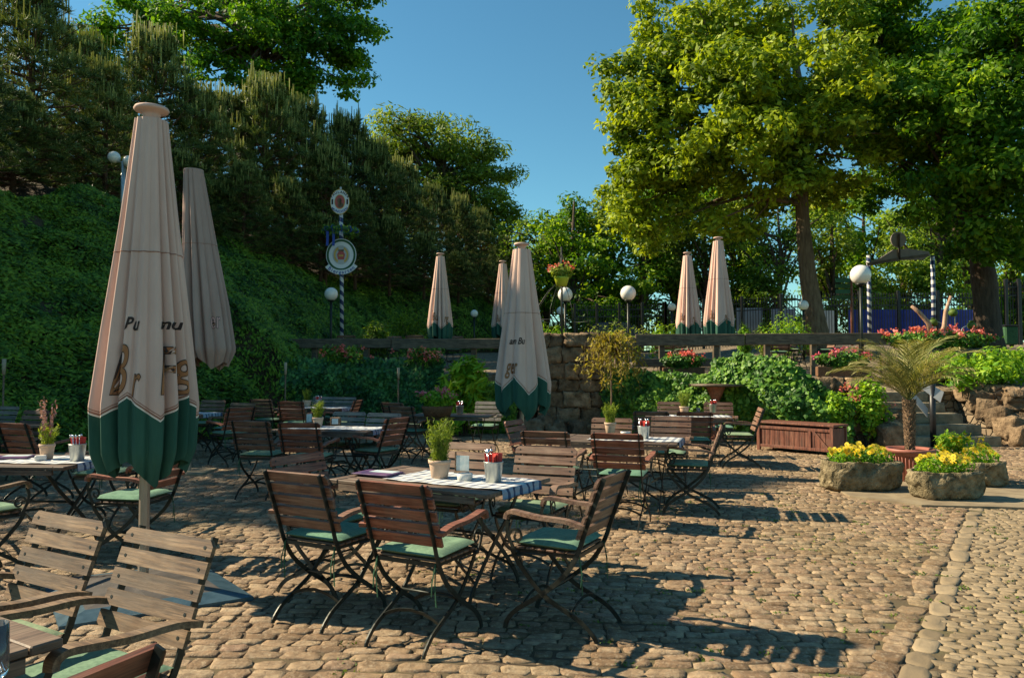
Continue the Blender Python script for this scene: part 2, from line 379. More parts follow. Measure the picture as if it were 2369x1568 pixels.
S.view_settings.view_transform = 'Standard'; S.view_settings.look = 'None'; S.view_settings.exposure = 1.05; S.view_settings.gamma = 1
S.cycles.max_bounces = 6; S.cycles.diffuse_bounces = 3; S.cycles.transparent_max_bounces = 4
S.cycles.transmission_bounces = 4; S.cycles.glossy_bounces = 2; S.cycles.caustics_reflective = False; S.cycles.caustics_refractive = False

# ------------------------------------------------------------------ terrain
def sstep(a, b, x):
    t = np.clip((x-a)/(b-a), 0, 1); return t*t*(3-2*t)
def T(x, y):
    return 1.35+.047*(np.minimum(y, 40)-18)+sstep(6, 12, x)*.07*(np.clip(y, 16, 25)-18)
toe = [(-13.5, 2), (-11.5, 7), (-9.5, 11), (-7.6, 14), (-5.0, 17.2), (-5.7, 22), (-5.2, 27), (-3.2, 34), (1, 42), (4, 50)]
top = [(-17.5, 2), (-15.5, 7), (-13.3, 11), (-11.0, 16), (-10.4, 18.6), (-10.2, 22), (-9.0, 27), (-7, 32.5), (-2, 42.6), (1, 50)]
def cr(pts, n):
    out = []
    P_ = [pts[0]]+pts+[pts[-1]]
    for i in range(len(pts)-1):
        a, b, c, d = (np.array(P_[i+j], float) for j in range(4))
        for k in range(n):
            t = k/n; out.append(.5*((2*b)+(-a+c)*t+(2*a-5*b+4*c-d)*t*t+(-a+3*b-3*c+d)*t**3))
    out.append(np.array(pts[-1], float)); return np.array(out)
TOE = cr(toe, 10); TOP = cr(top, 10); ns = len(TOE)
def bank_pt(i, t):
    """i: index along, t 0..1 up the face, t>1 up the hill behind"""
    a, b = TOE[i], TOP[i]; z0 = 0.0 if a[1] < 17 else float(T(a[0], a[1]))-.05
    if a[1] < 17: z0 = -.05
    zt = 5.4+.35*math.sin(i*.35)
    if t <= 1:
        p = a+(b-a)*t; z = z0+(zt-z0)*(t**.85)
    else:
        d = (b-a)/np.linalg.norm(b-a); p = b+d*(t-1)*14; z = zt+(t-1)*4.2
    return Vector((p[0], p[1], z))
ts = list(np.linspace(0, 1, 14))+[1.1, 1.25, 1.45, 1.7, 2.0, 2.4, 3, 4]
V = []; F = []
for i in range(ns):
    for t in ts:
        p = bank_pt(i, t); q = noise.noise(p*.6)*.25*(1 if t > 0 else 0); V.append((p.x+q*.5, p.y, p.z+q))
m_ = len(ts)
for i in range(ns-1):
    for j in range(m_-1): F.append((i*m_+j, i*m_+j+1, (i+1)*m_+j+1, (i+1)*m_+j))
tag(link('hill_bank', npmesh('hill_bank', V, F, 'hill_litter', True)), kind='structure')
# distant ground sheet
g = MB(); g.add([(-400, -60, .003), (400, -60, .003), (400, 900, .003), (-400, 900, .003)], [(0, 1, 2, 3)])
tag(g.build('ground', 'joint_soil'), kind='structure')
# terrace plateau (front edge follows the retaining walls)
edge = [(-5.4, 17.9), (-3.0, 18.2), (-.4, 17.9), (.4, 17.6), (2.3, 17.5), (4.2, 17.2), (5.6, 16.0), (6.2, 15.4), (6.75, 15.3), (6.95, 15.9), (9.4, 16.0), (9.7, 15.2), (11, 14.9), (14, 15.0), (30, 15.0)]
V = []; F = []; rows = [0, .6, 1.5, 3, 5, 8, 12, 18, 26, 40, 70]
ed = []
for a, b in zip(edge[:-1], edge[1:]):
    for k in range(4): ed.append((a[0]+(b[0]-a[0])*k/4, a[1]+(b[1]-a[1])*k/4))
ed.append(edge[-1])
for (x, y) in ed:
    for r in rows:
        yy = y+r; xx = x+(x*.03*r)-(r*.15 if x < 0 else 0); z = float(T(xx, yy))
        if 6.9 < x < 9.6: z = z if r > 1.6 else 1.0+r*.15
        V.append((xx, yy, z))
nr = len(rows)
for i in range(len(ed)-1):
    for j in range(nr-1): F.append((i*nr+j, (i+1)*nr+j, (i+1)*nr+j+1, i*nr+j+1))
o = len(V)
for (x, y) in ed: V.append((x, y+.02, -.03))
for i in range(len(ed)-1): F.append((o+i, o+i+1, (i+1)*nr, i*nr))
tag(link('terrace', npmesh('terrace', V, F, 'terrace_ground')), kind='structure')

# ------------------------------------------------------------------ cobbles
def wallY(x):
    xs = [-30, -9.5, -7.6, -5, -.4, 2.3, 4.2, 5.6, 6.2, 7.2, 30]; ys = [2, 11, 14, 17.4, 17.8, 17.4, 17.1, 16.0, 15.4, 14.7, 14.9]
    return np.interp(x, xs, ys)
KA = np.array([1.86, 3.62]); KB = np.array([4.97, 8.2]); kd = (KB-KA)/np.linalg.norm(KB-KA); kn = np.array([kd[1], -kd[0]])
def side(x, y): return (x-KA[0])*kn[0]+(y-KA[1])*kn[1]
def cobbles(name, cx, cy, ang, L, W, mat, seed, hgt=.024, arr=None):
    """rounded setts: one eight sided dome for each"""
    r = np.random.default_rng(seed); n = len(cx); k = 8
    base = np.array([[-.5, -.32], [-.34, -.5], [.34, -.5], [.5, -.32], [.5, .32], [.34, .5], [-.34, .5], [-.5, .32]])
    b = base[None]+r.normal(size=(n, k, 2))*.045
    ca, sa = np.cos(ang+r.normal(size=n)*.05), np.sin(ang+r.normal(size=n)*.05)
    h = hgt*(.7+.6*r.random(n)); tilt = r.normal(size=(n, 2))*.012
    rings = []
    for (s, z) in ((1.0, -.03), (.98, .45), (.90, .92), (.5, 1.0)):
        p = b*s+ (r.normal(size=(n, k, 2))*.012 if s < 1 else 0)
        lx = p[..., 0]*L[:, None]; ly = p[..., 1]*W[:, None]
        x = cx[:, None]+lx*ca[:, None]-ly*sa[:, None]; y = cy[:, None]+lx*sa[:, None]+ly*ca[:, None]
        zz = z*h[:, None]+np.zeros((n, k)) if z > 0 else np.full((n, k), -.02)
        if z > 0: zz = zz+r.normal(size=(n, k))*.003+lx*tilt[:, :1]*2+ly*tilt[:, 1:]*2
        rings.append(np.stack([x, y, zz], -1))
    V = np.concatenate(rings, 1); nv = 4*k; off = (np.arange(n)*nv)[:, None, None]
    f = []
    for q in range(3):
        for j in range(k): f.append((q*k+j, q*k+(j+1) % k, (q+1)*k+(j+1) % k, (q+1)*k+j))
    t = 3*k; f += [(t, t+1, t+2, t+3), (t, t+3, t+4, t+7), (t+4, t+5, t+6, t+7)]
    F = (np.array(f)[None]+off).reshape(-1, 4)
    return npmesh(name, V.reshape(-1, 3), F, mat, True)
def rows_layout(x0, x1, y0, y1, pitch, lmin, lmax, seed, test, a0, wav=.06, near=None):
    r = np.random.default_rng(seed); cx = []; cy = []; L = []; W = []; an = []
    c, s = math.cos(a0), math.sin(a0); v = y0-4
    while v < y1+4:
        kf = 1.0 if near is None else 1+.38*float(1-sstep(near-.5, near+.9, v))
        pw = pitch*kf*(.82+.36*r.random()); u = x0-6+r.random()*.2
        while u < x1+6:
            l = (lmin+(lmax-lmin)*r.random())*kf; uu = u+l/2
            vv = v+wav*math.sin(uu*.9+v*.3)+r.normal()*.006; x = uu*c-vv*s; y = uu*s+vv*c
            if x0 < x < x1 and y0 < y < y1 and test(x, y):
                cx.append(x); cy.append(y); L.append(l-.006); W.append(pw-.005); an.append(a0+wav*.9*math.cos(uu*.9+v*.3))
            u += l
        v += pw
    return [np.array(q) for q in (cx, cy, an, L, W)]
def vis(x, y): return abs(x) < .72*y+.8
cx, cy, an, L, W = rows_layout(-11, 11, 1.5, 17.8, .09, .085, .19, 3, lambda x, y: vis(x, y) and side(x, y) < -.185 and y < wallY(x)+.15 or (vis(x, y) and y > 8.9 and y < wallY(x)+.15), R(-5), .05, 3.6)
pav = link('cobble_paving', cobbles('cobble_paving', cx, cy, an, L, W, 'cobble_stone', 5, .012)); tag(pav, kind='structure')
cx, cy, an, L, W = rows_layout(1, 10, 2, 8.9, .058, .06, .13, 4, lambda x, y: vis(x, y) and side(x, y) > .088, R(-28), .04)
tag(link('small_paving', cobbles('small_paving', cx, cy, an, L, W, 'cobble_small', 6, .010)), kind='structure')
# gutter row and kerb strip
r_ = np.random.default_rng(9); s_ = -2.5; cx = []; cy = []; L = []; W = []
while s_ < 5.7:
    l = .12+.09*r_.random()
    for off, wd in ((-.115, .135),):
        p = KA+kd*(s_+l/2)+kn*(off+r_.normal()*.01); cx.append(p[0]); cy.append(p[1]); L.append(l-.012); W.append(wd)
    s_ += l
tag(link('gutter_row', cobbles('gutter_row', np.array(cx), np.array(cy), np.full(len(cx), math.atan2(kd[1], kd[0])), np.array(L), np.array(W), 'cobble_stone', 8, .014)), kind='structure')
s_ = -2.5; cx = []; cy = []; L = []; W = []
while s_ < 5.4:
    l = .16+.26*r_.random(); p = KA+kd*(s_+l/2)+kn*(.022+r_.normal()*.004)
    cx.append(p[0]); cy.append(p[1]); L.append(l-.008); W.append(.115+.02*r_.random()); s_ += l
tag(link('kerb_strip', cobbles('kerb_strip', np.array(cx), np.array(cy), np.full(len(cx), math.atan2(kd[1], kd[0])), np.array(L), np.array(W), 'cobble_small', 11, .012)), kind='structure')
# flat slab under the troughs
sl = MB(); pts = [G(1905, 1122), G(1960, 1150), G(2125, 1172), G(2300, 1176), G(2400, 1180), G(2400, 1140), G(2200, 1112), G(1990, 1105)]
sl.add([(p.x, p.y, .034) for p in pts]+[(p.x, p.y, -.02) for p in pts], [tuple(range(8))]+[(i, (i+1) % 8, 8+(i+1) % 8, 8+i) for i in range(8)])
tag(sl.build('stone_slab', 'concrete'), kind='structure')

# ------------------------------------------------------------------ ground cover on the bank
def bank_cover():
    C = []; Nn = []; D = []
    n = 300000; ii = rng.integers(0, ns-1, n); fr = rng.random(n); tt = rng.random(n)*1.03
    # weight towards what can be seen
    pts = np.zeros((n, 3)); ctrl = [[np.array(bank_pt(i, t)) for t in np.linspace(0, 1.06, 20)] for i in range(ns)]
    ctrl = np.array(ctrl); ti = tt/1.06*19; t0 = np.clip(ti.astype(int), 0, 18); tf = (ti-t0)[:, None]
    A = ctrl[ii, t0]*(1-tf)+ctrl[ii, t0+1]*tf; B = ctrl[ii+1, t0]*(1-tf)+ctrl[ii+1, t0+1]*tf
    pts = A*(1-fr[:, None])+B*fr[:, None]
    keep = (pts[:, 1] > 9) & (pts[:, 1] < 46) & (pts[:, 0] > -.75*pts[:, 1]-1)
    dens = np.clip(16/pts[:, 1], .25, 1); keep &= rng.random(n) < dens
    tan = np.array(ctrl[ii+1, t0]-ctrl[ii, t0]); pts = pts[keep]; tan = tan[keep]; tan /= np.linalg.norm(tan, axis=1)[:, None]+1e-9
    up = (B-A)[keep]; nrm = np.tile(np.array([.62, -.35, .6]), (len(pts), 1))
    lump = np.array([noise.noise(Vector(p)*1.3) + .5*noise.noise(Vector(p)*3.5) for p in pts])
    pts = pts+nrm*(.12+.22*lump[:, None]+rng.random(len(pts))[:, None]*.14)
    sz = .085+.035*(pts[:, 1]/18)
    d = tan*rng.choice([-1, 1], len(pts))[:, None]+np.array([.2, 0, -.5])
    V, F = leaf_arrays(pts, sz, nrm=nrm*1.6, jit=.55, aspect=.42, dirs=d)
    tag(link('ground_cover', npmesh('ground_cover', V, F, 'leaf_bank')), kind='stuff')
    bpy.data.objects['ground_cover']['label'] = 'low dark green creeping shrubs covering the steep bank on the left'
    bpy.data.objects['ground_cover']['category'] = 'ground cover'
bank_cover()

# ------------------------------------------------------------------ trees
def blob_leaves(centres, radii, per, flat=.6, shell=.5):
    out = []; nrm = []
    for c, r in zip(centres, radii):
        n = max(6, int(per*(r**2)))
        d = rng.normal(size=(n, 3)); d /= np.linalg.norm(d, axis=1)[:, None]
        rr = r*(rng.random(n)**shell); p = d*rr[:, None]; p[:, 2] *= flat
        out.append(np.array(c)+p); dd = d*1.0; dd[:, 2] += .7; nrm.append(dd)
    return np.concatenate(out), np.concatenate(nrm)
def make_tree(name, base, trunk, ells, nclump, crad, per, lsize, leaf, bark, label, cat='tree', group=None, seed=1, aspect=.6, nbr=40, flat=.6, brr=.05, fork=.55):
    """trunk: list of (offset xyz, radius); ells: (centre offset, radii)"""
    rn = np.random.default_rng(seed)
    root = empty(name, base, 0, label, cat, group)
    tb = MB(); path = [Vector(p) for p, r in trunk]; rad = [r for p, r in trunk]
    # thicken and roughen
    tb.tube(path, rad, 14)
    tr = tb.build('trunk', bark, root)
    cs = []
    vol = np.array([e[1][0]*e[1][2] for e in ells]); vol = vol/vol.sum()
    for (c, r), wv in zip(ells, vol):
        k = max(3, int(nclump*wv))
        d = rn.normal(size=(k, 3)); d /= np.linalg.norm(d, axis=1)[:, None]
        rr = rn.random(k)**.45; p = np.array(c)+d*rr[:, None]*np.array(r); cs.append(p)
    cs = np.concatenate(cs); rads = crad*(.6+.8*rn.random(len(cs)))
    P_, Nr = blob_leaves(cs, rads, per, flat)
    me = leaf_mesh(name+'_leaves', P_, lsize, leaf, nrm=Nr, jit=.6, aspect=aspect, droop=(0, 0, -.25)); link('crown', me, root)
    bb = MB(); kk = rn.choice(len(cs), min(nbr, len(cs)), replace=False)
    for q in kk:
        e = Vector(cs[q]); f = fork+(1-fork)*rn.random()*min(1, max(0.1, (e.z/(path[-1].z+.1))))
        f = min(.98, f); j = f*(len(path)-1); j0 = int(j); s = path[j0].lerp(path[min(j0+1, len(path)-1)], j-j0)
        m1 = s.lerp(e, .4)+Vector((0, 0, .12*(e-s).length)); m2 = s.lerp(e, .75)+Vector((rn.normal()*.2, rn.normal()*.2, .05*(e-s).length))
        r0 = min(rad[min(j0, len(rad)-1)]*.7, brr*(e-s).length*.35+.02)
        bb.tube([s, m1, m2, e], [r0, r0*.7, r0*.4, r0*.15], 6, caps=False)
    bb.build('branches', bark, root)
    return root
def ell(base, px, py, D, rx, rzz, ry=None):
    c = P(px, py, D); s = D/F0
    return ((c.x-base[0], c.y-base[1], c.z-base[2]), (rx*s, (ry or rx)*s, rzz*s))
# large yellow-green tree right of centre
D = 24.0; bx = P(1893, 800, D); b0 = (bx.x, D, float(T(bx.x, D))-.05)
def pts_px(base, L, D): return [((P(x, y, D)-Vector(base)), r) for x, y, r in L]
tk = pts_px(b0, [(1897, 830, .46), (1893, 780, .36), (1884, 720, .30), (1872, 640, .26), (1862, 520, .21), (1858, 400, .19), (1850, 330, .16), (1868, 240, .12), (1850, 120, .07)], D)
E = [ell(b0, *a) for a in ((1600, 280, 23, 175, 190), (1520, 210, 23.5, 115, 150), (1480, 300, 23.5, 80, 70), (1640, 60, 24, 165, 130), (1800, 60, 24.5, 200, 150), (1850, 220, 22, 200, 140),
     (1700, 180, 21.5, 150, 110), (1960, 300, 23.5, 150, 140), (1600, 440, 23.5, 120, 80), (1520, 400, 24, 90, 110), (1760, 440, 24.5, 110, 80), (1930, 430, 25, 110, 60), (1470, 500, 24.5, 75, 60), (1560, 130, 24, 90, 100), (1450, 180, 23.5, 55, 60), (1520, 30, 24, 60, 60), (1720, 330, 21.5, 150, 90), (1800, 400, 22, 90, 70), (1640, 520, 24, 130, 40), (1880, 330, 21.5, 90, 90), (1750, 260, 21, 130, 90), (1450, 430, 24.5, 70, 70), (1440, 360, 24, 50, 60), (2000, 60, 25, 120, 120), (1990, 200, 25, 110, 100), (1500, 540, 25.5, 90, 40))]
make_tree('broadleaf_tree', b0, tk, E, 620, .55, 330, .19, 'leaf_yellow', 'bark', 'tall yellow-green tree with a bare straight trunk behind the terrace rail', seed=3, nbr=45)
# large dark tree at the right edge
D = 24.0; bx = P(2286, 805, D); b1 = (bx.x, D, float(T(bx.x, D))-.05)
tk = pts_px(b1, [(2290, 825, .52), (2287, 780, .42), (2284, 700, .36), (2280, 640, .37), (2272, 580, .30), (2240, 430, .26), (2230, 260, .18), (2240, 80, .1)], D)
E = [ell(b1, *a) for a in ((2180, 120, 24, 170, 170), (2330, 100, 22, 160, 170), (2130, 300, 24.5, 130, 140), (2300, 330, 21.5, 150, 150), (2200, 450, 21.5, 130, 100), (2240, 230, 21, 150, 120), (2120, 200, 22, 110, 120), (2340, 420, 20.5, 110, 100), (2050, 30, 24.5, 110, 90), (2040, 250, 25.5, 90, 120), (2400, 60, 21, 130, 120), (2330, 540, 21.5, 130, 80), (2160, 430, 25, 90, 60),
     (2060, 120, 26, 110, 130), (2070, 370, 27, 90, 100), (2030, 440, 27, 80, 50), (2260, 550, 22, 75, 60), (2430, 300, 22, 130, 200))]
make_tree('broadleaf_tree', b1, tk, E, 540, .56, 320, .18, 'leaf_green', 'bark_dark', 'big dark green tree with a thick trunk at the right edge of the yard', seed=4, nbr=70)
# oak at the top left, standing behind the pines
D = 34.0; b2 = (P(560, 500, D).x, D, 8.0)
tk = pts_px(b2, [(560, 480, .5), (560, 330, .42), (580, 200, .35), (600, 100, .25), (620, 0, .15)], D)
E = [ell(b2, *a) for a in ((480, 60, D, 130, 90), (640, 60, D-1, 140, 90), (770, 50, D, 90, 80), (810, 130, D, 55, 50), (560, 190, D-1, 130, 70), (690, 190, D, 70, 50), (330, 30, D+2, 110, 60), (790, 200, D, 25, 30), (640, -60, D, 220, 60), (230, 90, 36, 60, 50), (600, 250, 35, 90, 50))]
make_tree('oak_tree', b2, tk, E, 260, .75, 220, .22, 'leaf_oak', 'bark_dark', 'bright green oak spreading over the pines at the top left', seed=5, nbr=80, flat=.45)
# round distant tree between the pines and the sky gap
D = 50.0; b3 = (P(1050, 700, D).x, D, 2.5)
tk = pts_px(b3, [(1060, 800, .5), (1050, 640, .4), (1040, 540, .35), (1030, 430, .25), (1020, 350, .1)], D)
E = [ell(b3, *a) for a in ((950, 300, D, 85, 62), (1060, 350, D, 90, 75), (1130, 430, D, 70, 80), (900, 360, D, 60, 60), (1140, 520, D, 65, 60), (1010, 430, D, 90, 60), (1100, 600, D, 90, 80), (960, 470, D, 80, 70))]
make_tree('ash_tree', b3, tk, E, 230, 1.1, 95, .34, 'leaf_willow', 'bark_dark', 'round airy tree against the sky right of the pines', seed=6, nbr=100, flat=.5, brr=.07, aspect=.35)
# background row beyond the fence: four crowns reused
def small_tree(seed, h, leaf, lab, base=(0, 0, 0), per=70):
    rn = np.random.default_rng(seed)
    E = [((rn.normal()*h*.12, rn.normal()*h*.08, h*(.16+.70*k/7)), (h*.24*(1-.35*k/7), h*.2*(1-.35*k/7), h*.12)) for k in range(8)]
    tr = [((0, 0, -.3), h*.022), ((.1, 0, h*.3), h*.017), ((.2, .1, h*.6), h*.012), ((.1, 0, h*.9), h*.004)]
    return make_tree('background_tree', base, tr, E, 110, h*.085, per*100/(h*h), h*.024, leaf, 'bark_dark', lab, group='trees beyond the fence', seed=seed, nbr=45, brr=.05, fork=.25)
protos = [small_tree(21, 10, 'leaf_mid', 'x', per=110), small_tree(22, 10, 'leaf_green', 'x', per=110), small_tree(23, 10, 'leaf_willow', 'x', per=110)]
bgt = [(1262, 45, 9.2, 0, 'rounded green tree standing right of the sky gap, leftmost beyond the fence'), (1330, 42, 9.6, 1, 'mid green tree behind the hanging flower basket'),
       (1400, 47, 11.5, 2, 'tall pale tree behind the globe lamp on the wall top'), (1480, 44, 10.2, 1, 'leafy tree between the globe lamp and the paired parasols'),
       (1560, 48, 12.0, 0, 'green tree directly behind the left one of the paired parasols'), (1640, 43, 9.2, 2, 'pale thin tree behind the tip of the taller paired parasol'),
       (1720, 46, 10.5, 1, 'dark leafy tree behind the fence between parasols and big trunk'), (1800, 42, 8.6, 0, 'small green tree just left of the big bare trunk'),
       (1930, 45, 9.4, 2, 'pale tree behind the green hanging sign'), (2010, 50, 11.5, 1, 'tall tree behind the left end of the gate sign'),
       (2090, 47, 9.5, 2, 'spreading pale tree seen under the gate sign'), (2170, 45, 9.8, 0, 'green tree behind the right striped gate post'),
       (2250, 52, 13, 1, 'tall tree hidden behind the thick dark trunk'), (2350, 48, 9.5, 0, 'sunlit green tree behind the gate at the right edge'), (2440, 46, 10.5, 1, 'tree outside the right edge beyond the gate'),
       (1200, 55, 10.0, 1, 'low tree beyond the lower end of the pine row')]
for i, (px, D, h, k, lab) in enumerate(bgt):
    o = protos[k] if k not in [q[3] for q in bgt[:i]] else copy_tree(protos[k])
    c = P(px, 800, D); o.location = (c.x, D, float(T(c.x, D))-.2); o.scale = (h/10,)*3; o.rotation_euler.z = i*1.7; o['label'] = lab

# pines
def make_pine(seed, h):
    rn = np.random.default_rng(seed); root = empty('pine_tree', (0, 0, 0))
    tb = MB(); tb.tube([(0, 0, -.5), (0, 0, h*.5), (.05, 0, h)], [h*.02, h*.014, .015], 8); bb = MB()
    tips = []; z = h*.06
    while z < h*.98:
        f = z/h; L = h*.34*(1-f)**.7*(.8+.4*rn.random())+.25; nb = 6
        a0 = rn.random()*6.28
        for k in range(nb):
            a = a0+k*2*math.pi/nb+rn.normal()*.25; l = L*(.75+.4*rn.random()); up = .25+.6*f
            d = Vector((math.cos(a), math.sin(a), 0)); s = Vector((0, 0, z))
            pm = s+d*l*.55+Vector((0, 0, l*up*.25)); e = s+d*l+Vector((0, 0, l*up*.75))
            bb.tube([s, pm, e], [.03+.008*l, .02, .008], 5, caps=False)
            tips.append((e, 1.0))
            nsub = int(2+l*2.3)
            for q in range(nsub):
                t = .25+.75*rn.random(); c = s.lerp(pm, t*2) if t < .5 else pm.lerp(e, t*2-1)
                sd = Vector((-d.y, d.x, 0))*rn.normal()*l*.22
                tips.append((c+sd+Vector((0, 0, .08+.12*rn.random())), .85))
        z += h*.058*(1-.35*f)
    tips.append((Vector((.05, 0, h)), 1))
    C = np.array([t[0] for t in tips]); n = len(C); per = 36
    cc = np.repeat(C, per, 0); dirs = rng.normal(size=(n*per, 3)); dirs[:, 2] = np.abs(dirs[:, 2])*.8+.15
    dirs /= np.linalg.norm(dirs, axis=1)[:, None]
    base = cc+rng.normal(size=cc.shape)*np.array([.035, .035, .03]); ln = (.15+.12*rng.random(n*per))*(.8+.6*np.repeat(rng.random(n), per))
    mid = base+dirs*ln[:, None]*.5
    w_ = np.cross(dirs, rng.normal(size=dirs.shape)); w_ /= np.linalg.norm(w_, axis=1)[:, None]
    wd = .012
    V = np.stack([base-w_*wd, base+w_*wd, mid+dirs*ln[:, None]*.5+w_*.004, mid+dirs*ln[:, None]*.5-w_*.004], 1).reshape(-1, 3)
    me = npmesh('pine_needles', V, np.arange(len(V)).reshape(-1, 4), 'needles'); 
    # upright new shoots
    cb = []; ch = []
    for (c, q) in tips:
        f = c.z/h
        if rn.random() < (f-.5)*1.8:
            for _ in range(3 if f > .5 else 2): cb.append(c+Vector((rn.normal()*.09, rn.normal()*.09, .02))); ch.append(.16+.42*rn.random()*(.3+f))
    for _ in range(5): cb.append(Vector((.05+rn.normal()*.1, rn.normal()*.1, h))); ch.append(.45)
    cb = np.array(cb); ch = np.array(ch); m = len(cb); wd = .02; Vc = []
    for ax in ((1, 0), (0, 1)):
        o_ = np.array([ax[0]*wd, ax[1]*wd, 0]); tp = cb+np.stack([rng.normal(size=m)*.02, rng.normal(size=m)*.02, ch], 1)
        Vc.append(np.stack([cb-o_, cb+o_, tp+o_*.5, tp-o_*.5], 1))
    Vc = np.concatenate(Vc).reshape(-1, 3)
    tb.build('trunk', 'bark_pine', root); bb.build('branches', 'bark_pine', root)
    link('needles', me, root); link('shoots', npmesh('pine_shoots', Vc, np.arange(len(Vc)).reshape(-1, 4), 'candles'), root)
    return root
pp = [make_pine(31, 6.0), make_pine(32, 6.0), make_pine(33, 6.0)]
# column, row of the tip and distance of each pine
pn = [(-160, -80, 14, 'first pine beyond the left edge on the bank'), (60, -60, 19, 'tall dark pine at the left edge with its bare trunk showing'), (-60, 120, 17, 'dark pine at the left edge below the tallest one'),
      (175, 60, 24, 'dark pine just right of the leftmost trunk'), (235, 130, 20.5, 'lower pine above the twin globe lamp'), (345, 62, 25, 'pine whose pale shoots rise above the big parasol top'), (120, 270, 21, 'low pine on the bank edge at the left'),
      (300, 260, 23, 'pine directly behind the big parasol top'), (450, 190, 26, 'pine right of the big parasol tip'), (410, 330, 24, 'short pine between the two left parasols'), (530, 210, 29, 'pine left of the tallest mid row one'), (608, 178, 29, 'pine with tall pale shoots in the middle of the row'),
      (560, 360, 25.5, 'short pine right of the taupe parasol'), (700, 232, 31, 'broad pine under the hanging oak branches'), (660, 400, 27.5, 'short dark pine on the bank edge left of the maypole'), (750, 330, 30, 'pine behind the top sign of the maypole'), (800, 268, 34, 'pine with a spiky top right of the maypole'),
      (860, 320, 35, 'pine in front of the round airy tree, upper one'), (820, 430, 31, 'short pine right of the maypole signs'), (930, 372, 36.5, 'pine in front of the left half of the airy tree'), (900, 490, 32.5, 'low pine above the bank right of the maypole'), (1000, 425, 39, 'pine in front of the middle of the airy tree'),
      (980, 530, 35, 'low pine behind the left terrace parasol'), (1060, 450, 41, 'slim pine below the airy tree'), (1110, 480, 43, 'pine near the lower end of the row'), (1060, 580, 38, 'low dark pine between terrace and centre parasols'), (1165, 540, 46, 'last pine of the row beside the sky gap'), (1130, 610, 42, 'lowest pine behind the centre parasol'),
      (20, 330, 17.5, 'dark low pine overhanging the bank at the left edge'), (500, 420, 25.5, 'low pine filling the row right of the taupe parasol'), (740, 480, 29, 'low pine behind the maypole wreath')]
def hillz(x, y):
    i = int(np.argmin(np.abs(TOP[:, 1]-y))); a, b = TOE[i], TOP[i]; d = (b-a)/np.linalg.norm(b-a)
    s = (np.array([x, y])-b) @ d; return 5.3+max(-1.2, s/14*4.2)
used = set()
for i, (px, py, D, lab) in enumerate(pn):
    k = i % 3; o = pp[k] if k not in used else copy_tree(pp[k]); used.add(k)
    t = P(px, py, D); zb = hillz(t.x, t.y); hh = max(2.2, t.z-zb-.4)
    o.location = (t.x, t.y, zb); s = hh/6.0; o.scale = (max(s, .62), max(s, .62), s); o.rotation_euler.z = i*2.1
    tag(o, lab, 'pine tree', 'dark pines along the top of the bank')
# shading pines on the bank outside the left edge of the picture
for i, (x, y, h, lab) in enumerate([(-12.3, 13.4, 6.2, 'pine outside the left edge, farther one'), (-13.8, 10.7, 5.3, 'pine outside the left edge, nearer one')]):
    o = copy_tree(pp[i]); o.location = (x, y, hillz(x, y)); o.scale = (h/6,)*3; tag(o, lab, 'pine tree', 'dark pines along the top of the bank')

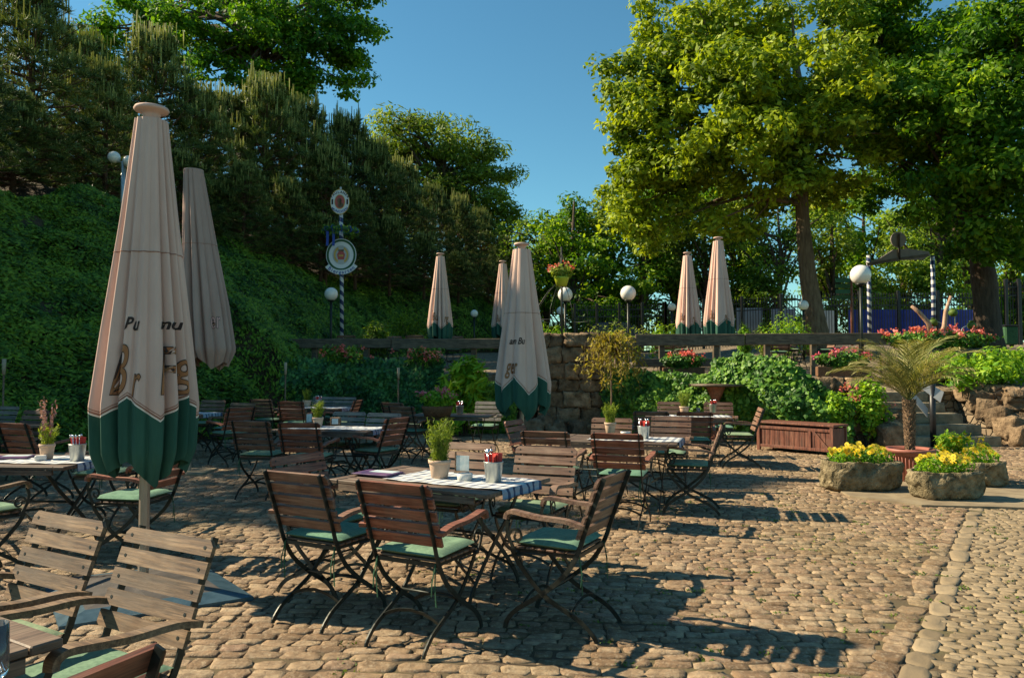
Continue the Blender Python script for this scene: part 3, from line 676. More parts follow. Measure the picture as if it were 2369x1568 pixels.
# ------------------------------------------------------------------ chair
def bar(mb, pts, x, w=.026, t=.008): mb.tube([(x, y, z) for y, z in pts], 0, flat=((1, 0, 0), t, w))
def smooth_path(pts, n=4):
    a = cr([tuple(p) for p in pts], n); return [tuple(q) for q in a]
POST = smooth_path([(-.355, .885), (-.30, .74), (-.245, .60), (-.20, .47), (-.12, .34), (.02, .22), (.17, .12), (.235, .05), (.25, 0)], 3)
LEG2 = smooth_path([(.215, .45), (.18, .38), (.03, .22), (-.12, .14), (-.22, .09), (-.285, .03), (-.30, 0)], 3)
def make_chair():
    root = empty('garden_chair')
    for sx in (-1, 1):
        b = MB(); bar(b, POST, sx*.205); b.build('leg', 'steel_dark', root)
        b = MB(); bar(b, LEG2, sx*.185); b.build('leg', 'steel_dark', root)
    # slats lie on the front face of the posts
    b = MB(); p0 = Vector((0, -.35, .875)); dn = Vector((0, .11, -.30)).normalized(); nrm = Vector((0, .30, .11)).normalized()
    for i in range(5):
        c = p0+dn*(.028+i*.074)+nrm*.021; hw = .243; hh = .028
        out = [(-hw, -hh), (hw, -hh), (hw, hh), (-hw, hh)] if i else [(-hw, -hh), (hw, -hh), (hw, hh-.022), (hw-.022, hh), (-hw+.022, hh), (-hw, hh-.022)]
        vs = []
        for side_ in (-.008, .008):
            for (u, v) in out: vs.append(c+Vector((u, 0, 0))-dn*v+nrm*(side_-.016*(u/hw)**2*0))
        n = len(out); b.add(vs, [tuple(range(n-1, -1, -1)), tuple(range(n, 2*n))]+[(j, (j+1) % n, n+(j+1) % n, n+j) for j in range(n)])
        for sx in (-1, 1):
            q = c+Vector((sx*.205, 0, 0))+nrm*.0095
            b.add([q+Vector((math.cos(a)*.007, 0, 0))-dn*math.sin(a)*.007 for a in [k*math.pi/3 for k in range(6)]], [tuple(range(6))], 1)
    b.build('backrest', ['wood_brown', 'steel_dark'], root)
    b = MB()
    for (y, w_) in ((-.19, .39), (.20, .37)): b.box((0, y, .447), (w_, .012, .022))
    for sx in (-1, 1): b.box((sx*.188, .005, .447), (.008, .378, .022))
    for k in range(6): b.box((0, -.155+k*.062, .464), (.41, .048, .012), mi=1, bev=.003)
    b.build('seat', ['steel_dark', 'wood_brown'], root)
    # cushion: soft square pad with shallow tufts
    n = 14; vs = []; fs = []
    for sgn in (1, -1):
        for i in range(n+1):
            for j in range(n+1):
                u = 2*i/n-1; v = 2*j/n-1; e = (1-abs(u)**6)*(1-abs(v)**6)
                tf = min(1, min((u-a)**2+(v-b_)**2 for a in (-.42, .42) for b_ in (-.42, .42))/.07)
                x = u*.205*(1-.05*v); y = v*.2+.008; z = .492+(sgn*.023*max(e, 0)**.4)*(.55+.45*tf if sgn > 0 else 1)
                vs.append((x, y, z))
    m2 = (n+1)**2
    for q in range(2):
        for i in range(n):
            for j in range(n):
                a = q*m2+i*(n+1)+j; f = (a, a+n+1, a+n+2, a+1); fs.append(f if q == 0 else f[::-1])
    b = MB(); b.add(vs, fs, 0, True); cu = b.build('cushion', 'cushion_fabric', root)
    for sx in (-1, 1):
        b = MB(); x = sx*.19
        b.tube([(x+.014, -.215, .24), (x+.006, -.215, .34), (x, -.2, .455), (x-.004, -.185, .462), (x, -.2, .455), (x-.008, -.222, .36), (x-.014, -.216, .29)], 0, flat=((1, 0, 0), .007, .003))
        b.build('tie', 'cord_green', cu)
    for sx in (-1, 1):
        b = MB(); pth = smooth_path([(-.255, .625), (-.15, .65), (0, .655), (.12, .668), (.185, .672), (.215, .655), (.222, .625)], 3)
        b.tube([(sx*(.25+.01*math.sin(i*.3)), y, z) for i, (y, z) in enumerate(pth)], 0, flat=((1, 0, 0), .048, .022)); arm = b.build('armrest', 'wood_brown', root)
        b = MB(); sc = [(.19, .64), (.205, .60), (.19, .56), (.15, .54), (.12, .56), (.13, .595), (.155, .59), (.15, .57)]
        bar(b, smooth_path([(.21, .635), (.228, .58), (.215, .52), (.19, .47), (.17, .44)], 3), sx*.225, .02, .006)
        bar(b, smooth_path([(.216, .53), (.19, .565), (.15, .565), (.135, .53), (.155, .505), (.18, .52), (.172, .54)], 3), sx*.225, .014, .005)
        b.tube([(sx*.225, .165, .44), (sx*.225, -.02, .445)], .006, 6); b.tube([(sx*.205, .165, .446), (sx*.235, .165, .446)], .008, 6)
        b.build('arm_support', 'steel_dark', arm)
    b = MB()
    b.tube([(-.205, -.005, .235), (.205, -.005, .235)], .007, 6)
    for y, z in ((.15, .135), (-.15, .125)):
        b.tube([(x, y, z+.055*(1-(x/.19)**2)) for x in [-.19, -.14, -.08, 0, .08, .14, .19]], 0, flat=((0, 1, .3), .006, .018))
    b.build('crossbar', 'steel_dark', root)
    return root
chair0 = make_chair(); chair_used = [False]
WM = {'red': 'wood_red', 'brown': 'wood_brown', 'tan': 'wood_weathered', 'mid': 'wood_mid', 'grey': 'wood_grey'}
def chair(x, y, ang, label, kind='brown', group='folding garden chairs round the tables', z=0.0, tilt=0):
    o = chair0 if not chair_used[0] else copy_tree(chair0); chair_used[0] = True
    o.location = (x, y, z+.018); o.rotation_euler = (0, 0, R(ang-90)); tag(o, label, 'chair', group)
    for ch in o.children:
        nm = ch.name.split('.')[0]
        if nm in ('backrest', 'armrest'):
            ch.material_slots[0].link = 'OBJECT'; ch.material_slots[0].material = MATS[WM[kind]]
    return o
def chair_px(px, py, ang, label, kind='brown', D=None, z=0.0, group='folding garden chairs round the tables'):
    """place a chair so that the middle of its back's top edge stands at the surveyed point"""
    D = D or (CH-.875)*F0/(py-YH); X = (px-CX)*D/F0; a = R(ang)
    return chair(X+math.cos(a)*.35, D+math.sin(a)*.35, ang, label, kind, group, z)
chair0_list = [
 # table in the centre foreground
 (678, 1103, 62, 'brown slatted chair seen from behind with a dark knot, nearest left at the centre table', 'brown', None),
 (902, 1127, 62, 'red-brown slatted chair seen from behind, nearest the camera at the centre table', 'red', None),
 (1425, 1106, 152, 'chair at the right end of the centre table, seen from the side', 'mid', None),
 (1266, 1040, -112, 'brown chair facing the camera behind the zinc bucket of the centre table', 'mid', None),
 (1088, 1030, -115, 'chair behind the rosemary pot of the centre table, mostly hidden', 'mid', None),
 (684, 1058, -30, 'reddish chair at the left end of the centre table, behind the knotted chair', 'red', None),
 # second table on the right
 (1258, 1004, 70, 'dark chair seen from behind, left near side of the second right table', 'brown', None),
 (1424, 1009, 70, 'brown chair seen from behind in front of the zinc bucket of the second right table', 'red', None),
 (1672, 990, 165, 'chair at the right end of the second right table', 'mid', None),
 (1552, 967, -108, 'wide slatted chair facing the camera right of the bucket on the second right table', 'brown', None),
 (1416, 971, -108, 'chair facing the camera behind the green herb pot of the second right table', 'brown', None),
 (1184, 976, -25, 'tilted brown chair at the left end of the second right table under the centre parasol', 'red', None),
 # third table near the ivy
 (1606, 961, 78, 'chair seen from behind at the near side of the far right table', 'red', 10.2),
 (1505, 958, 78, 'chair at the left near side of the far right table', 'brown', 10.3),
 (1762, 947, 170, 'chair at the right end of the far right table beside the wooden chest', 'brown', 11.3),
 (1552, 930, -100, 'chair facing the camera behind the herb pot of the far right table', 'brown', 13.3),
 (1660, 931, -100, 'chair facing the camera below the round standing table', 'brown', 13.1),
 # centre left table
 (578, 979, 80, 'chair seen from behind at the left near side of the shaded middle table', 'brown', None),
 (690, 983, 82, 'chair seen from behind in front of the pot on the shaded middle table', 'red', None),
 (925, 971, 150, 'red-brown chair at the right end of the shaded middle table', 'red', None),
 (892, 959, -105, 'pale grey chair facing the camera behind the right end of the shaded middle table', 'grey', None),
 (812, 962, -105, 'grey chair facing the camera behind the napkin box of the shaded middle table', 'grey', 10.3),
 # back table
 (672, 928, 85, 'dark chair seen from behind at the near side of the back left table', 'red', 13.4),
 (602, 912, 75, 'tall looking chair at the left near side of the back left table', 'brown', 14.2),
 (832, 930, 172, 'dark red chair at the right end of the back left table', 'red', 13.9),
 (800, 920, -100, 'grey chair behind the right end of the back left table', 'grey', 15.4),
 (752, 917, -100, 'grey chair behind the pink flowers of the back left table', 'grey', 15.6),
 # table behind the left parasol
 (562, 945, 140, 'tilted red chair at the right end of the table behind the big parasol', 'red', 11.4),
 (498, 922, -100, 'pale chair facing the camera beside the big parasol hem', 'brown', 14.0),
 (566, 931, -105, 'pale chair facing the camera behind the tilted red one', 'tan', 12.9),
 # far table in the centre back
 (1132, 931, -102, 'grey chair facing the camera left of the centre parasol', 'grey', 13.4),
 (905, 938, 60, 'brown chair seen from behind left of the flower basket, farther one', 'brown', 12.9),
 (926, 946, 65, 'brown chair seen from behind left of the flower basket, nearer one', 'brown', 11.7),
 # left edge tables
 (30, 984, 70, 'red chair seen from behind at the left edge beside the lavender pot', 'red', None),
 (22, 943, -105, 'dim grey chair facing the camera at the left edge', 'grey', None),
 (92, 953, -110, 'dim brown chair facing the camera just left of the lavender spikes', 'brown', None)]
for (px, py, a, lab, kd_, D) in chair0_list: chair_px(px, py, a, lab, kd_, D)
chair(-2.95, 5.95, 172, 'reddish chair at the right end of the left table, behind the parasol pole', 'red')
chair(-3.75, 5.35, 58, 'chair with sunlit green cushion cut by the left edge, near side of the left table', 'tan')
chair(-3.9, 7.3, -95, 'chair on the far side of the left table behind the lavender pot', 'brown')
chair_px(415, 1243, 240, 'sunlit weathered chair facing the camera, right one of the foreground pair', 'tan')
chair_px(184, 1202, 240, 'sunlit weathered chair facing the camera, left one of the foreground pair', 'tan')
chair(-1.16, 1.60, 156, 'dark brown chair back cut by the bottom edge beside the green cushion', 'red')

# ------------------------------------------------------------------ tables
def make_table(L=1.3, W=.82):
    root = empty('garden_table'); b = MB(); h = .72
    for sx in (-1, 1): b.box((sx*(L/2-.045), 0, h-.014), (.088, W, .028), bev=.004)
    nsl = 9; gw = W/nsl
    for k in range(nsl): b.box((0, -W/2+gw*(k+.5), h-.013), (L-.184, gw-.008, .022), bev=.003)
    b.box((0, -W/2+.012, h-.048), (L-.2, .02, .04)); b.box((0, W/2-.012, h-.048), (L-.2, .02, .04))
    b.build('tabletop', 'wood_table', root)
    for sx in (-1, 1):
        for s2 in (-1, 1):
            m = MB(); x = sx*(L/2-.2); q = smooth_path([(s2*W*.40, .68), (s2*W*.2, .5), (-s2*W*.1, .29), (-s2*W*.33, .1), (-s2*W*.40, 0)], 3)
            m.tube([(x+s2*.012, y, z) for y, z in q], 0, flat=((1, 0, 0), .008, .03)); m.build('leg', 'steel_dark', root)
    m = MB(); m.tube([(-L/2+.2, 0, .38), (L/2-.2, 0, .38)], .009, 6)
    for s2 in (-1, 1): m.tube([(-L/2+.2, s2*W*.38, .665), (L/2-.2, s2*W*.38, .665)], .008, 6)
    for s2 in (-1, 1): m.tube([(-L/2+.2, s2*W*.3, .13), (-.1, s2*.1, .3), (.1, -s2*.1, .3), (L/2-.2, -s2*W*.3, .13)], 0, flat=((0, 0, 1), .02, .006))
    m.build('crossbar', 'steel_dark', root)
    return root
tab0 = make_table(); tu = [False]
def table(x, y, ang, label, cloth=None, z=0, group='slatted folding tables'):
    o = tab0 if not tu[0] else copy_tree(tab0); tu[0] = True
    o.location = (x, y, z+.018); o.rotation_euler = (0, 0, R(ang)); tag(o, label, 'table', group)
    if cloth:
        x0, x1, w_, lab = cloth; zt = .7235; vs = []; n = 22; drop = .055
        us = list(np.linspace(x0, .655, n))+[.662, .664, .666]; zs = [zt]*n+[zt-.025, zt-.06, zt-drop]
        if x1 < .65: us = list(np.linspace(x0, x1, n+3)); zs = [zt]*(n+3)
        J = 8
        for u, z_ in zip(us, zs):
            for j in range(J+1):
                v = (j/J-.5)*w_; q = .003*math.sin(u*23+v*9)+.003*math.sin(v*31); fl = .012*math.sin(v*26) if z_ < zt-.02 else 0
                vs.append((u+fl, v, z_+(abs(q) if z_ == zt else 0)))
        K = len(us); fs = [(i*(J+1)+j, (i+1)*(J+1)+j, (i+1)*(J+1)+j+1, i*(J+1)+j+1) for i in range(K-1) for j in range(J)]
        b = MB(); b.add(vs, fs, 0, True); c = b.build('tablecloth', 'cloth_check'); c.location = (x, y, z+.018); c.rotation_euler = (0, 0, R(ang))
        tag(c, lab, 'tablecloth', 'blue and white checked table runners')
    return o
table(-.50, 5.25, -30.5, 'slatted wooden table in the centre foreground with pot and bucket', (-.30, .66, .50, 'checked runner hanging over the right end of the centre table'))
table(1.15, 8.15, -18, 'second slatted table to the right, in front of the stone pillar', (-.3, .66, .52, 'checked runner on the second right table'))
table(2.75, 11.9, -10, 'far right slatted table in front of the ivy', (-.5, .66, .52, 'checked runner on the far right table below the ivy'))
table(-2.25, 9.55, -14, 'shaded slatted table in the middle left', (-.5, .66, .52, 'bluish checked runner on the shaded middle table'))
table(-3.75, 14.4, -10, 'back left table close to the ivy wall', (-.6, .66, .52, 'checked runner on the back left table'))
table(-5.6, 12.7, -12, 'table half hidden behind the big parasol hem', (-.2, .66, .52, 'bright blue checked runner beside the big parasol hem'))
table(-4.05, 6.3, -5, 'slatted table at the left edge with lavender pot', (-.35, .66, .52, 'checked runner on the left table with lavender pot'))
table(-.95, 12.3, -8, 'centre back table carrying the pink flower basket')
table(-6.9, 9.9, -10, 'dim table at the far left behind the lavender pot')
e1 = Vector((-.85, .52, 0)); e2 = Vector((-.52, -.85, 0)); cc = Vector((-1.27, 2.17, 0))+e1*.41+e2*.65
table(cc.x, cc.y, math.degrees(math.atan2(e2.y, e2.x)), 'bare slatted table corner in the bottom left foreground')

# ------------------------------------------------------------------ table things
def pot_mesh(mb, r=.07, h=.125, mi=0):
    mb.lathe([(r*.68, 0), (r*.72, .002), (r*.93, h*.78), (r*.93, h*.8), (r, h*.8), (r*1.02, h), (r*.93, h), (r*.88, h*.86), (.001, h*.86)], 22, mi=mi)
def sprigs(n, r, h, mat, name, parent, z0, seed, size=.03, spread=.5, aspect=.25, leafper=12):
    rn = np.random.default_rng(seed); C = []; Dd = []
    for i in range(n):
        a = rn.random()*6.28; rr = r*math.sqrt(rn.random())*.7; hh = h*(.6+.45*rn.random()); lean = spread*rr/r
        for k in range(leafper):
            t = (k+rn.random())/leafper; x = math.cos(a)*(rr+lean*t*t*r*1.2); y = math.sin(a)*(rr+lean*t*t*r*1.2)
            C.append((x+rn.normal()*.006, y+rn.normal()*.006, z0+t*hh)); Dd.append((rn.normal()*.8+math.cos(a)*.3, rn.normal()*.8+math.sin(a)*.3, 1.1))
    V, F = leaf_arrays(np.array(C), size, jit=1, aspect=aspect, dirs=Dd); return link(name, npmesh(name, V, F, mat), parent)
def herb_pot(x, y, z, label, h=.26, r=.07, n=45, group='terracotta herb pots on the tables', kind='herb', seed=1):
    root = empty('herb_pot', (x, y, z), 0, label, 'potted plant', group); b = MB(); pot_mesh(b, r); b.build('pot', 'terracotta_pale', root)
    b = MB(); b.lathe([(.001, .106), (r*.86, .106)], 16); b.build('soil', 'soil', root)
    if kind == 'herb': sprigs(n, r*.95, h, 'leaf_herb', 'foliage', root, .10, seed, .04, .9, .16, 26)
    else:
        sprigs(n, r*1.0, h*.55, 'leaf_herb', 'foliage', root, .10, seed, .03, .9, .3, 14)
        sprigs(16, r, h*1.05, 'lavender', 'flower_spikes', root, .18, seed+5, .022, .9, .5, 22)
    return root
def bucket(x, y, z, label, group='zinc cutlery buckets', seed=3):
    root = empty('cutlery_bucket', (x, y, z), 0, label, 'bucket', group); b = MB()
    b.lathe([(.048, 0), (.05, .002), (.064, .13), (.068, .134), (.066, .138), (.061, .134), (.048, .01), (.001, .01)], 24); b.build('bucket', 'zinc', root)
    rn = random.Random(seed); b = MB()
    for k in range(14):
        a = rn.random()*6.28; rr = .045*math.sqrt(rn.random()); M = Matrix.Rotation(a, 3, 'Z') @ Matrix.Rotation(rn.uniform(.02, .18), 3, 'Y')
        b.box((math.cos(a)*rr, math.sin(a)*rr, .125), (.03, .004, .13), M)
    b.build('napkins', 'napkin_red', root); b = MB()
    for k in range(7):
        a = rn.random()*6.28; rr = .05; x_, y_ = math.cos(a)*rr, math.sin(a)*rr
        b.tube([(x_*.7, y_*.7, .05), (x_, y_, .19)], .0025, 5); b.sphere((x_*1.02, y_*1.02, .2), .009, 8, 0, 1.6)
    b.build('cutlery', 'cutlery', root); return root
def on_table(tx, ty, ang, u, v): a = R(ang); return tx+u*math.cos(a)-v*math.sin(a), ty+u*math.sin(a)+v*math.cos(a)
ZT = .7435
def px_on(px, py): q = G(px, py, ZT); return q.x, q.y, ZT
herb_pot(*px_on(1018, 1103), 'big bushy rosemary in a terracotta pot on the centre table', .30, .078, 60)
bucket(*px_on(1142, 1113), 'zinc bucket of red napkins and cutlery on the centre table')
b = MB(); b.lathe([(.038, 0), (.05, .005), (.054, .045), (.05, .048), (.046, .045), (.042, .02), (.001, .018)], 22); o = b.build('ashtray', 'china'); o.location = px_on(1076, 1109)
tag(o, 'white china bowl between pot and bucket on the centre table', 'bowl', 'white china bowls on the tables')
def menu_holder(x, y, z, ang, label, hh=.15):
    root = empty('menu_stand', (x, y, z), R(ang), label, 'menu stand'); b = MB(); b.box((0, 0, .006), (.1, .05, .012), bev=.003); b.box((-.045, 0, hh/2), (.008, .012, hh)); b.build('stand', 'wood_weathered', root)
    b = MB(); b.box((.01, 0, .07), (.1, .004, .11)); b.build('card', 'menu_cover', root); return root
menu_holder(*px_on(1068, 1092), -20, 'small upright card stand behind the white bowl of the centre table')
def menus(x, y, z, ang, label, k=2):
    root = empty('menu_stack', (x, y, z), R(ang), label, 'menu')
    for i in range(k):
        b = MB(); M = rz(.12*i); b.box((0, -.02*i, .004+.009*i), (.30, .21, .007), M, bev=.002); b.build('menu', 'menu_print', root)
    b = MB(); b.box((.02, .03, .0175), (.2, .1, .001), rz(.12)); b.build('cover_picture', 'menu_cover', root); return root
menus(*px_on(880, 1095), -32, 'purple and blue menus lying on the left half of the centre table')
herb_pot(*px_on(1411, 1001), 'green grassy herb in a small pot on the second right table', .24, .068, 40, seed=2)
bucket(*px_on(1488, 1014), 'zinc bucket of red napkins on the second right table', seed=4)
b = MB(); b.lathe([(.04, 0), (.055, .004), (.058, .03), (.05, .03), (.001, .02)], 20); o = b.build('bowl', 'china'); o.location = px_on(1446, 1003); tag(o, 'white china bowl on the second right table', 'bowl', 'white china bowls on the tables')
herb_pot(*px_on(1582, 957), 'tall green herb pot on the far right table', .27, .08, 45, seed=3)
bucket(*px_on(1648, 953), 'zinc bucket of red napkins on the far right table', seed=5)
b = MB(); b.lathe([(.03, 0), (.035, .1), (.032, .1), (.028, .008), (.001, .008)], 16); o = b.build('glass', 'clear_glass'); o.location = px_on(1614, 957); tag(o, 'empty glass between pot and bucket on the far right table', 'glass')
herb_pot(*px_on(737, 987), 'bushy green herb pot on the shaded middle table', .23, .07, 40, seed=4)
b = MB(); b.box((0, 0, .055), (.13, .07, .11), bev=.008); b.box((0, -.038, .06), (.08, .004, .07), mi=1); o = b.build('napkin_box', ['wood_weathered', 'menu_cover']); x_, y_, z_ = px_on(778, 984); o.location = (x_, y_, z_); tag(o, 'small wooden napkin box right of the pot on the shaded middle table', 'box')
menu_holder(*px_on(715, 978), 60, 'blue upright menu card left of the pot on the shaded middle table', .2)
herb_pot(*px_on(712, 940), 'green herb pot on the back left table', .25, .085, 36, seed=5)
bucket(*px_on(738, 940), 'bucket of red napkins on the back left table', seed=6)
herb_pot(*px_on(114, 1060), 'flowering lavender in a terracotta pot on the left table', .34, .06, 40, kind='lav', seed=6)
bucket(*px_on(184, 1064), 'zinc bucket of red napkins on the left table', seed=7)
b = MB(); b.box((0, 0, .02), (.085, .085, .04), bev=.006); o = b.build('bowl', 'china'); o.location = px_on(100, 1063); o.rotation_euler.z = .5; tag(o, 'square white dish beside the lavender pot', 'bowl', 'white china bowls on the tables')
menus(*px_on(35, 1058), 5, 'dark menus at the left edge of the left table')
bucket(*px_on(1064, 957), 'bucket of red napkins beside the flower basket', seed=8)
b = MB(); b.lathe([(.035, 0), (.04, .02), (.037, .13), (.034, .13), (.033, .015), (.001, .015)], 18); o = b.build('glass', 'clear_glass'); x_, y_, z_ = G(-2, 1552, ZT-.02); o.location = (x_, y_, z_); tag(o, 'clear glass cut by the bottom left corner', 'glass')

# flowers
def flower_mass(parent, cx, cy, cz, rx, ry, h, nl, nf, leaf='leaf_bright', petal='petal_pink', ls=.06, fs=.05, seed=1, heads=18):
    rn = np.random.default_rng(seed); a = rn.random(nl)*6.28; r = np.sqrt(rn.random(nl)); z = rn.random(nl)
    C = np.stack([cx+np.cos(a)*r*rx*(.7+.5*z), cy+np.sin(a)*r*ry*(.7+.5*z), cz+h*z*(1-.35*r*r)], 1)
    nn = np.stack([np.cos(a)*r, np.sin(a)*r, np.full(nl, .8)], 1)
    link('foliage', leaf_mesh('foliage', C, ls, leaf, nrm=nn, jit=.5, aspect=.8), parent)
    P_ = []
    for k in range(heads):
        a = rn.random()*6.28; r = math.sqrt(rn.random()); c = np.array([cx+math.cos(a)*r*rx*1.1, cy+math.sin(a)*r*ry*1.1, cz+h*(.85+.35*rn.random())*(1-.3*r*r)])
        P_.append(c+rn.normal(size=(nf, 3))*fs*.5)
    C = np.concatenate(P_); link('blossoms', leaf_mesh('blossoms', C, fs*.8, petal, jit=1, aspect=.9), parent)
x_, y_, z_ = px_on(1012, 962); fb = empty('flower_basket', (x_, y_, z_), 0, 'wicker basket of pink geraniums on the centre back table', 'flower basket')
b = MB(); b.lathe([(.17, 0), (.2, .12), (.21, .16), (.19, .16), (.17, .12), (.001, .12)], 22, sx=1.2, sy=.8); b.build('basket', 'wicker', fb)
flower_mass(fb, 0, 0, .13, .27, .2, .28, 900, 12, fs=.045, ls=.05, petal='petal_magenta', seed=2)

# ------------------------------------------------------------------ parasols
def tri(t): t = t % 1.0; return abs(t*2-1)*2-1
class Canopy:
    def __init__(s, zt, zb, prof, folds=9, ph=0., vees=5, dz=.10, seed=1, amp=.15, off=(0, 0)):
        s.zt, s.zb, s.prof, s.k, s.ph, s.vees, s.dz, s.amp, s.off = zt, zb, prof, folds, ph, vees, dz, amp, off
        rn = random.Random(seed); s.h = [(rn.uniform(-.05, .05), rn.random()*6.28) for _ in range(5)]
    def R(s, z): return float(np.interp(z, [p[0] for p in s.prof], [p[1] for p in s.prof]))
    def pt(s, a, z, o=0.0):
        f = (s.zt-z)/(s.zt-s.zb); q = .4+.6*min(1, f*1.8)
        ph_ = (s.k*a+s.ph+.6*math.sin(a*2+1)+.35*math.sin(5*a+s.ph))/2
        fold = -s.amp*(.8+.5*math.sin(3*a+s.ph*2))*(1-abs(math.sin(ph_))**.6)*2.6*q+.06
        fold += .015*math.cos(s.k*2*a+1.3+2*f)*q+sum(A*math.cos((i+1)*a+p+f*.8) for i, (A, p) in enumerate(s.h))*q
        r = s.R(z)*(1+fold)+o
        return Vector((math.cos(a)*r+s.off[0]*f, math.sin(a)*r+s.off[1]*f, z))
def parasol(loc, label, sc=1.0, rot=0, ph=0., border=True, seed=1, cap=True, texts=(), H=3.30, dims=None, name='closed_parasol', off=(0, 0), base=False, folds=9, wide=1.0, vee=.07):
    root = empty(name, loc, rot, label, 'parasol', 'closed parasols'); root.scale = (1, 1, 1)
    zt = 3.17*sc; zb = .76*sc
    prof = dims or [(.70*sc, .18*sc), (.95*sc, .255*sc), (1.25*sc, .265*sc), (1.75*sc, .22*sc), (2.45*sc, .15*sc), (3.0*sc, .10*sc), (3.17*sc, .085*sc)]
    if dims: zt = dims[-1][0]; zb = dims[0][0]
    prof = [(z, r*wide) for z, r in prof]
    cn = Canopy(zt, zb, prof, folds*2, ph, 5, .10, seed, off=off)
    na = 300
    def hem(a): return zb+vee*sc*(1+tri(a/(2*math.pi)*5+ph))+.035*math.sin(a*3+ph)
    def bnd(a): return zb+.47*sc+vee*1.1*sc*tri(a/(2*math.pi)*5+ph)
    V = []; F = []; mi = []
    if border: lv = [0, .5, .93, .935, .97, .975, 1]; 
    rows = []
    seg = 46
    for k in range(seg+1): rows.append(('up', k/seg))
    if border:
        rows += [('b', .025), ('b', .05), ('b', .10), ('b', .14)]
        for k in range(1, 9): rows.append(('g', k/8))
    for kind, t in rows:
        for j in range(na):
            a = 2*math.pi*j/na; B = bnd(a) if border else hem(a); Hm = hem(a)
            if kind == 'up': z = zt+(B+(.04*sc if border else 0)-zt)*t
            elif kind == 'b': z = B+.04*sc-t*.285*sc
            else: z = B+(Hm-B)*t
            V.append(cn.pt(a, z))
    nr_ = len(rows)
    for i in range(nr_-1):
        k, t = rows[i+1]
        m = 0 if k == 'up' else (1 if k == 'g' else {.025: 3, .05: 0, .10: 3, .14: 2}[t])
        for j in range(na): F.append((i*na+j, i*na+(j+1) % na, (i+1)*na+(j+1) % na, (i+1)*na+j)); mi.append(m)
    F = np.array(F); mi = np.array(mi)
    V = np.array([tuple(v) for v in V])
    fab = 'fabric_cream' if border else 'fabric_taupe'
    up = F[mi != 1]; link('canopy', npmesh('canopy', V, up, [fab, 'fabric_green', 'fabric_piping', 'fabric_brown'], True, mi[mi != 1]), root)
    if border: link('border', npmesh('border', V, F[mi == 1], ['fabric_green'], True), root)
    # seam ring
    b = MB(); zs = zb+(zt-zb)*.62
    b.tube([cn.pt(2*math.pi*j/90, zs, .003) for j in range(91)], .003*sc, 4, caps=False); b.build('seam', 'fabric_brown', root)
    b = MB()
    if cap: b.lathe([(.05*sc, zt-.03), (.055*sc, zt+.035*sc), (.062*sc, zt+.055*sc), (.105*sc, zt+.065*sc), (.112*sc, zt+.078*sc), (.105*sc, zt+.092*sc), (.001, zt+.10*sc)], 24)
    else: b.lathe([(prof[-1][1]*1.02, zt-.02), (prof[-1][1]*1.05, zt+.01), (.001, zt+.03)], 20)
    b.build('cap', fab, root)
    b = MB(); b.lathe([(.034, 0), (.034, zb+1.0)], 10, sm=False); b.build('pole', 'pole_metal', root)
    b = MB(); b.box((0, 0, .02), (.6, .6, .04), bev=.01) if not base else None
    if not base: b.build('base', 'concrete', root)
    for (body, a, z, size, mats, shear) in texts:
        for li, (mt, offs, dep) in enumerate(mats):
            cu = bpy.data.curves.new('txt', 'FONT'); cu.body = body; cu.size = size; cu.offset = offs; cu.shear = shear; cu.align_x = 'CENTER'
            ob = bpy.data.objects.new('txt', cu); COL.objects.link(ob); bpy.context.view_layer.update()
            me = bpy.data.meshes.new_from_object(ob.evaluated_get(bpy.context.evaluated_depsgraph_get())); bpy.data.objects.remove(ob)
            import bmesh
            bm = bmesh.new(); bm.from_mesh(me); bmesh.ops.triangulate(bm, faces=bm.faces)
            for _ in range(4):
                lg = [e for e in bm.edges if e.calc_length() > .02]
                if lg: bmesh.ops.subdivide_edges(bm, edges=lg, cuts=1)
            rr = cn.R(z)
            for v in bm.verts:
                v.co = cn.pt(a+v.co.x*(.42 if size > .2 else .7)/rr, z+v.co.y, dep)
            bm.to_mesh(me); bm.free(); me.materials.clear(); me.materials.append(MATS[mt]); link('lettering', me, root)
    return root
OL = [('print_dark', .006, .004), ('print_ochre', 0.0, .0065)]; SC = [('print_dark', .003, .004)]; PK = [('print_dark', .008, .004), ('print_pink', 0, .0065)]
def cam_a(loc, dx=0): return math.atan2(-loc[1], -loc[0])+dx      # angle of the side that faces the yard's entrance
l1 = (-2.45, 5.08, .0); a1 = cam_a(l1)
parasol(l1, 'big cream closed parasol with green hem and brown lettering at the left', 1.0, 0, 1.2, seed=3, base=True, wide=1.17,
        texts=[('Bu', a1-.38, 1.74, .12, SC, .3), ('me u', a1+.55, 1.75, .10, SC, .3), ('B', a1-.62, 1.33, .46, OL, .25), ('r', a1-.25, 1.32, .3, OL, .3), ('F', a1+.35, 1.33, .44, OL, .25), ('g', a1+.8, 1.40, .33, OL, .2)])
l2 = (P(460, 900, 10.6).x, 10.6, 0)
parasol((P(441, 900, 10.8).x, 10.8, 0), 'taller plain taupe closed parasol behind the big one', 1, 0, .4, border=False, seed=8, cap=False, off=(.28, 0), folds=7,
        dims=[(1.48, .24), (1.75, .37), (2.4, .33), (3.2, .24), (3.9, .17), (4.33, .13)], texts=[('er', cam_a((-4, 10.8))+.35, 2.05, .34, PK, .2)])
l3 = (P(1207, 900, 10.9).x, 10.9, 0); a3 = cam_a(l3)
parasol(l3, 'sunlit closed parasol with green hem in the centre beside the stone pillar', 1.01, 0, .5-(a3+.3)/(2*math.pi)*5, seed=5, texts=[('am Bu', a3-.25, 1.83, .13, SC, .3), ('ger', a3-.45, 1.42, .3, OL, .25)], folds=5, wide=1.38, vee=.115)
